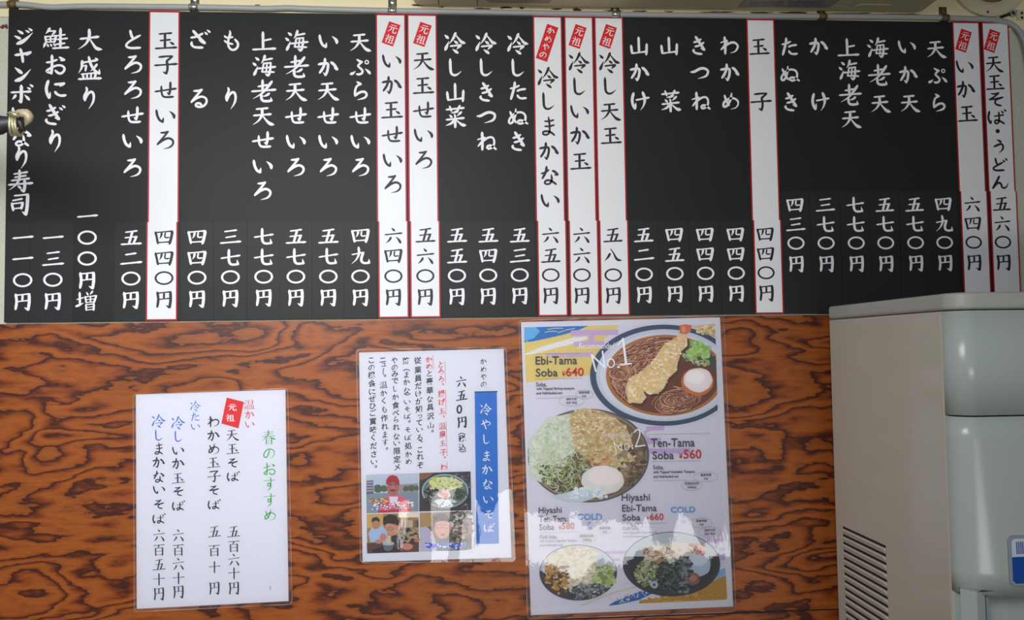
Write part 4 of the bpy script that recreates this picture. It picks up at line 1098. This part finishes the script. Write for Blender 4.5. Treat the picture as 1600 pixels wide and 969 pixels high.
for px, tabz, mm, where in ((20, 12, M_RUST, 'above the left corner of the menu board'), (303, 14, M_STEEL, 'above the egg seiro strip'), (613, 17, M_STEEL, 'above the squid and egg seiro strip'), (962, 9, M_STEEL, 'above the cold tempura and egg strip'), (1285, 8, M_RUST, 'above the plain kake column'), (1476, 14, M_RUST, 'left of the round pipe sleeve')):
    c = PY(px, cable_y(px), YC); s = MB(); wd = 0.0062; r = 0.0048
    prof_ = []
    for k in range(9):
        a = math.radians(-70 + k * 27); prof_.append((YC - r * math.cos(a), c.z + r * math.sin(a)))
    prof_ = [(-0.0026, prof_[0][1] - .0012)] + prof_ + [(-0.0028, c.z + r + .001), (-0.0028, c.z + r + tabz / 1000)]
    th = 0.0008
    vs = []
    for (y, z) in prof_:
        for dx in (-wd, wd): vs.append((c.x + dx, y, z))
    n = len(prof_); s.raw(vs, [(2 * i, 2 * i + 1, 2 * i + 3, 2 * i + 2) for i in range(n - 1)], mm)
    # two raised ribs of the pressed saddle
    for dx in (-.0038, .0038): s.tube([(c.x + dx, y - 0.0004, z) for y, z in prof_[1:-2]], 0.0009, mm, 6)
    o = s.build('cable_clip', smooth=True)
    md = o.modifiers.new('thick', 'SOLIDIFY'); md.thickness = 0.0006
    tag(o, '%s saddle clip on the grey cable %s' % ('rusty' if mm is M_RUST else 'shiny steel', where), 'clip', 'saddle clips along the cable')
    sc_ = MB(); zc = c.z + r + tabz * .6 / 1000
    ring = lambda rr, y, nn=14: [(c.x + rr * math.cos(2 * math.pi * k / nn), y, zc + rr * math.sin(2 * math.pi * k / nn)) for k in range(nn)]
    sc_.raw(ring(.0034, -.0029) + ring(.0030, -.0042) + ring(.0014, -.0046), [(k, (k + 1) % 14, 14 + (k + 1) % 14, 14 + k) for k in range(14)] + [(14 + k, 14 + (k + 1) % 14, 28 + (k + 1) % 14, 28 + k) for k in range(14)] + [tuple(range(28, 42))], mm)
    sc_.box(c.x - .0018, c.x + .0018, -.00475, -.0045, zc - .0004, zc + .0004, M_DARK)
    sc_.build('screw', o)

# air conditioner overhanging the cable
ZA = 2.0112
xl = PY(645, 6, -0.004).x; xr = PY(1441, 22, -0.004).x
m = MB(); m.box(xl, xr, -0.21, -0.003, ZA, 2.30, M_AC)
ac = m.build('air_conditioner', bevel=0.012, segs=4)
tag(ac, 'yellowed wall air conditioner overhanging the cable, its underside showing', 'air conditioner')
Q = lambda a, b: PZ(a, b, ZA - 0.0004)


def under(name, quads, mm, label=None, z=0.0004):
    s = MB()
    for q in quads:
        s.poly([tuple(PZ(a, b, ZA - z)) for a, b in q], mm)
    o = s.build(name, ac)
    if label: o['label'] = label
    return o


m_line = mat('pale_plastic_ridge', (226, 214, 172), 0.4)
under('seam', [[(684.5, 0), (685.5, 0), (686.5, 7), (685.5, 7)], [(745, 0), (746.2, 0), (746.6, 8.5), (745.6, 8.5)]], M_DARK)
under('ridge', [[(764, 5.0), (858, 5.9), (858, 7.0), (764, 6.2)], [(1146, 13.2), (1318, 15.4), (1318, 16.6), (1146, 14.4)]], m_line)
under('drip_panel', [[(758, 0), (862, 0), (858, 5.0), (766, 4.2)]], mat('dusty_plastic', (150, 140, 112), 0.5))
m_st = mat('faded_label', (146, 142, 134), 0.5, var=0.25, scale=160)
under('rating_label', [[(1163, 0), (1312, 0), (1296, 12.4), (1152, 11.4)]], m_st, 'faded grey rating label')
under('rating_label_text', [[(1172 + (k % 2) * 60, 1.8 + (k // 2) * 2.4), (1225 + (k % 2) * 60, 2.2 + (k // 2) * 2.4), (1224 + (k % 2) * 60, 2.9 + (k // 2) * 2.4), (1171 + (k % 2) * 60, 2.5 + (k // 2) * 2.4)] for k in range(8)], mat('label_print', (84, 82, 84), 0.5), z=0.0006).name = 'label_print'
for k, (a, b, c_) in enumerate(((1308, 1331, 3), (1303, 1327, 8), (1300, 1314, 14.6))):
    under('vent_slot', [[(a, b2), (b, b2 + .4), (b - .6, b2 + 1.4), (a - .6, b2 + 1.0)] for b2 in (c_,)], m_line)
em = MB()
for P in ([(1337, 9), (1344, 6.8), (1380, 6.9), (1392, 7.6), (1391.5, 10.5), (1380, 19.5)],):
    for a, b in zip(P, P[1:]):
        em.tube([PZ(a[0], a[1], ZA), PZ(b[0], b[1], ZA)], 0.0007, M_AC, 6)
em.build('embossed_edge', ac)

# round pipe sleeve at the right
c = PY(1543, -35, -0.004); R1 = 0.0625; R0 = 0.041
m = MB(); n = 48
rg = lambda r, y: [(c.x + r * math.cos(2 * math.pi * k / n), y, c.z + r * math.sin(2 * math.pi * k / n)) for k in range(n)]
prof_ = [(R1, -0.0026), (R1, -0.009), (R1 - .004, -0.0125), (R0 + .006, -0.0125), (R0 + .001, -0.011), (R0, -0.006), (R0, -0.0026)]
vs = []
for r, y in prof_: vs += rg(r, y)
m.raw(vs, [(i * n + k, i * n + (k + 1) % n, (i + 1) * n + (k + 1) % n, (i + 1) * n + k) for i in range(len(prof_) - 1) for k in range(n)], mat('cream_plastic', (214, 204, 172), 0.45, var=.08, scale=30))
sl_ = m.build('pipe_sleeve', smooth=False)
tag(sl_, 'round cream pipe sleeve cover high on the wall beside the air conditioner', 'pipe cover')
m = MB(); m.poly(rg(R0 * .99, -0.005), mat('brown_putty', (128, 104, 78), 0.8, var=.2, scale=90)); m.build('putty_fill', sl_)
h = PY(1543.5, 18.5, -0.0127); m = MB(); m.poly([(h.x + .0019 * math.cos(t * .63), -0.01265, h.z + .0019 * math.sin(t * .63)) for t in range(10)], M_DARK); m.build('screw_hole', sl_)
# small anchors near it
c2 = PY(1580, 22.5, -0.006); m = MB()
m.tube([c2 + Vector((-.016, .003, -.004)), c2 + Vector((-.006, 0, -.001)), c2 + Vector((.002, -.002, .001)), c2 + Vector((.007, .0, .005))], [.0022, .0018, .0016, .002], M_DARK, 8)
m.tube([c2 + Vector((.002 + .004 * math.cos(t * .6), -.002, .001 + .004 * math.sin(t * .6))) for t in range(11)], .0013, M_STEEL, 6)
tag(m.build('wire_end', smooth=True), 'dark twisted wire end with a small metal ring by the pipe sleeve', 'wire')
c3 = PY(1597, 25, -0.003); m = MB(); mm = mat('cream_bracket', (206, 196, 164), 0.5, var=.1)
m.slab([(c3.x - .010, -.0042, c3.z + .004), (c3.x - .006, -.0042, c3.z + .009), (c3.x + .012, -.0042, c3.z + .010), (c3.x + .012, -.0042, c3.z - .008), (c3.x - .008, -.0042, c3.z - .007)], .0016, mm)
for dz in (.004, -.003): m.poly([(c3.x - .001 + .0022 * math.cos(t * .63), -.00425, c3.z + dz + .0022 * math.sin(t * .63)) for t in range(10)], M_DARK)
tag(m.build('wall_bracket'), 'small cream bracket with two holes at the edge beside the pipe sleeve', 'bracket')

# ================================================================== hanging rod end at the left
YR = -0.26
root = bpy.data.objects.new('hanging_rod', None); COL.objects.link(root); root.location = PY(-30, 196, YR)
tag(root, 'dark rod end bound with brass wire poking in front of the board', 'rod')


def child(o):
    o.parent = root; o.matrix_parent_inverse = Matrix.Translation(-Vector(root.location)); return o


mr = mat('black_rubber', (44, 42, 46), 0.5)
P = lambda a, b, dy=0.0: PY(a, b, YR + dy)
pxm = (PY(100, 196, YR) - PY(99, 196, YR)).length
m = MB(); m.tube([P(-190, 198, .2575), P(-110, 197, .12), P(-40, 196, .01), P(-15, 196), P(0, 195), P(10, 193), P(22, 191), P(30, 189)], [.0135, .0135, .0135, 17.5 * pxm, 15.5 * pxm, 12 * pxm, 9.5 * pxm, 8 * pxm], mr, 20)
child(m.build('rod', smooth=True))
# cream end knob, bent over
mk = mat('worn_cream_tip', (172, 158, 128), 0.35, var=.45, scale=60)
m = MB(); m.tube([P(18, 186), P(24, 181), P(31, 178), P(38, 178), P(43, 179), P(45.5, 182), P(44.5, 187), P(41, 192), P(38, 198)], [3 * pxm, 6 * pxm, 7.5 * pxm, 8 * pxm, 7.8 * pxm, 7.2 * pxm, 6.4 * pxm, 4 * pxm, 1.2 * pxm], mk, 16)
child(m.build('end_knob', smooth=True))
m = MB(); m.tube([P(30, 184, -.004), P(32, 192, -.004), P(34, 200, -.003), P(40, 206, -.001)], [5 * pxm, 5.5 * pxm, 4 * pxm, .8 * pxm], mr, 12); child(m.build('rubber_lip', smooth=True))
mw = mat('brass_wire', (206, 198, 160), 0.3, metal=.7)
for k, dx in enumerate((0, 5, 9.5)):
    m = MB(); cc = P(20 + dx, 194 + k)
    ax = []
    for t in range(25):
        a = 2 * math.pi * t / 24
        ax.append(cc + Vector(((3.5 * math.sin(a) + 1.5 * math.cos(a)) * pxm * (.5 if k else 1), -14 * pxm * math.cos(a) * .9, (18 - k) * pxm * math.sin(a))) + Vector((0.0 - 3.0 * pxm * math.sin(a), 0, 0)))
    m.tube(ax, 2.3 * pxm, mw, 10, caps=False); child(m.build('wire_loop', smooth=True))
m = MB(); m.tube([P(11, 178, -.014), P(17, 176, -.016), P(23, 179, -.017), P(28, 182, -.016), P(29, 177, -.014)], [1.6 * pxm, 2.6 * pxm, 3.4 * pxm, 3 * pxm, 1.8 * pxm], mw, 10); child(m.build('wire_twist', smooth=True))

# ================================================================== drink dispenser, front right
XS = 1.158; YBk = -0.045; YFr = PX(1475, 600, XS).y - 0.024; ZTOP = 2 - 0.4345
XE = XS + 0.42
root2 = bpy.data.objects.new('drink_dispenser', None); COL.objects.link(root2); root2.location = (1.36, -0.19, 0)
tag(root2, 'tall pale grey drink dispenser with side louvres standing against the wall', 'drink dispenser')


def dch(o):
    o.parent = root2; o.matrix_parent_inverse = Matrix.Translation((-1.36, 0.19, 0)); return o


def outline(r, yf, x0=XS, x1=XE, n=10, ry=None):
    """front outline of a panel that wraps the two front corners, from the left side round to the right side"""
    P = []
    for k in range(n + 1):
        a = math.pi / 2 * k / n; P.append((x0 + r - r * math.cos(a), yf + (ry or r) * (1 - math.sin(a))))
    for k in range(n + 1):
        a = math.pi / 2 * k / n; P.append((x1 - r + r * math.sin(a), yf + (ry or r) * (1 - math.cos(a))))
    return P


ysm = PX(1475, 600, XS).y           # seam between side sheet and front moulding
# lid
ol = outline(.023, YFr - .001, XS - .001, XE + .001); zl0 = ZTOP - 0.0185
full = [(XS - .001, YBk)] + ol + [(XE + .001, YBk)]
m = MB(); nn = len(full)
m.raw([(x, y, zl0) for x, y in full] + [(x, y, ZTOP) for x, y in full], [tuple(range(nn)), tuple(range(2 * nn - 1, nn - 1, -1))] + [(i, (i + 1) % nn, nn + (i + 1) % nn, nn + i) for i in range(nn)], M_LID)
dch(m.build('lid', recalc=True, bevel=0.004, segs=3))
# cabinet body
m = MB(); m.box(XS, XE, ysm + .001, YBk, 0.0, zl0 - .0008, M_DISP)
body = dch(m.build('side_panel', bevel=0.002)); body['label'] = 'warm grey enamelled side of the cabinet'
# louvres
for k in range(14):
    a = PX(1317.2 + k * .45, 822 + k * 12.0, XS); b = PX(1384 + k * .5, 850 + k * 12.0, XS)
    s = MB(); z = a.z; y0, y1 = a.y, b.y; hgt = .0043
    s.raw([(XS - .0003, y0, z), (XS - .0003, y1, z), (XS - .0003, y1, z - hgt), (XS - .0003, y0, z - hgt)], [(0, 1, 2, 3)], M_DARK)
    # pressed hood
    s.raw([(XS - .0004, y0, z - .0034), (XS - .0004, y1, z - .0034), (XS - .0036, y1 + .004, z - .0052), (XS - .0036, y0 - .004, z - .0052), (XS - .0002, y0, z - .0078), (XS - .0002, y1, z - .0078)], [(0, 3, 2, 1), (3, 4, 5, 2), (0, 4, 3), (1, 2, 5)], M_DISP)
    lo_ = s.build('louvre', body)
    if k > 12: pass
# upper front door
zdoor = PY(1540, 650.5, YFr).z
def loft(sections, mm, name, smooth=True):
    s = MB(); n = len(sections[0][0]); vs = []
    for pts, z in sections: vs += [(x, y, z) for x, y in pts]
    fs = [(i * n + k, i * n + k + 1, (i + 1) * n + k + 1, (i + 1) * n + k) for i in range(len(sections) - 1) for k in range(n - 1)]
    fs += [tuple(range(n)), tuple(range(len(vs) - 1, len(vs) - 1 - n, -1))]
    s.raw(vs, fs, mm); o = s.build(name, None, recalc=True)
    for p in o.data.polygons: p.use_smooth = len(p.vertices) == 4
    return dch(o)


def fr(r, yf): return [(XS, ysm)] + outline(r, yf, ry=.022) + [(XE, ysm)]


loft([(fr(.022, YFr), zl0 - .0012), (fr(.0225, YFr), (zl0 + zdoor) / 2), (fr(.023, YFr), zdoor + .0008)], M_DISP2, 'front_door')
# lower front cover: its rounded corner widens downwards
znich = PY(1560, 929, YFr).z
secs = []
for k in range(9):
    t = k / 8; secs.append((fr(.023 + .024 * t, YFr - .0005 - .0015 * t), zdoor - .0008 + (znich - zdoor) * t))
lower = loft(secs, M_DISP2, 'front_cover')
# nozzle niche below the cover
m = MB(); zb = znich - .30
xa = PY(1512, 950, YFr).x
ins = [(xa, YFr + .012), (xa + .010, YFr - .001), (xa + .022, YFr + .004), (xa + .030, YFr + .06), (XE - .05, YFr + .06), (XE - .03, YFr + .004), (XE - .012, YFr), (XE, YFr + .012)]
full = [(XS, ysm), (XS + .012, ysm - .006)] + ins + [(XE, ysm)]
nn = len(full)
m.raw([(x, y, znich + .004) for x, y in full] + [(x, y, zb) for x, y in full], [tuple(range(nn)), tuple(range(2 * nn - 1, nn - 1, -1))] + [(i, (i + 1) % nn, nn + (i + 1) % nn, nn + i) for i in range(nn)], M_DISP2)
m.box(xa + .031, XE - .051, YFr + .057, YFr + .0605, zb + .002, znich + .003, M_GREYBLUE)
m.box(xa + .0245, xa + .027, YFr + .006, YFr + .058, zb + .002, znich + .003, M_GREYBLUE)
dch(m.build('nozzle_niche', recalc=True))
m = MB(); m.box(XS, XE, YFr, ysm, 0, zb, M_DISP2); dch(m.build('lower_front', bevel=.02, segs=4))
m = MB(); xm = (XS + XE) / 2
m.tube([(xm, YFr + .03, znich + .005), (xm, YFr + .03, znich - .03), (xm, YFr + .03, znich - .05)], [.016, .014, .009], M_LID, 16); dch(m.build('nozzle', smooth=True))
# badge
bp = [PY(a, b, YFr - .0040) for a, b in ((1575.5, 838), (1579.8, 917))]
x0 = bp[0].x; z1 = bp[0].z; z0 = bp[1].z; x1 = x0 + .16


def rrect(a, b, c_, d, r, y):
    out = []
    for cx, cy, s in ((b - r, d - r, 0), (a + r, d - r, 1), (a + r, c_ + r, 2), (b - r, c_ + r, 3)):
        for k in range(6):
            t = math.pi / 2 * (s + k / 5); out.append((cx + r * math.cos(t), y, cy + r * math.sin(t)))
    return out


m = MB(); m.slab(rrect(x0, x1, z0, z1, .006, YFr - .0042), .004, mat('badge_frame', (150, 156, 164), .35))
bd = dch(m.build('badge', bevel=.0006)); bd['label'] = 'blue and white badge in a grey frame'
m = MB(); m.poly(rrect(x0 + .003, x1 - .003, z0 + .003, z1 - .003, .004, YFr - .00425), ink('badge_white', (206, 216, 222)))
zm = z0 + (z1 - z0) * .585
m.poly([(x0 + .003, YFr - .0043, z0 + .006), (x0 + .006, YFr - .0043, z0 + .003), (x1 - .006, YFr - .0043, z0 + .003), (x1 - .003, YFr - .0043, z0 + .006), (x1 - .003, YFr - .0043, zm), (x0 + .003, YFr - .0043, zm)], ink('badge_blue', (22, 78, 160)))
mbk = ink('badge_stripe', (84, 104, 168)); hz0 = zm + .003; hz1 = z1 - .006
for k in range(5): m.box(x0 + .008 + k * .0022, x0 + .0094 + k * .0022, YFr - .0044, YFr - .0042, hz0, hz1, mbk)
for k in range(16):
    xx = x0 + .019 + k * .0011; a = hz0 + (.0 if k % 2 else .003); m.box(xx, xx + .0007, YFr - .0044, YFr - .0042, a, hz1 - (k % 3) * .002, ink('badge_pale', (120, 150, 196)))
m.build('badge_print', bd)
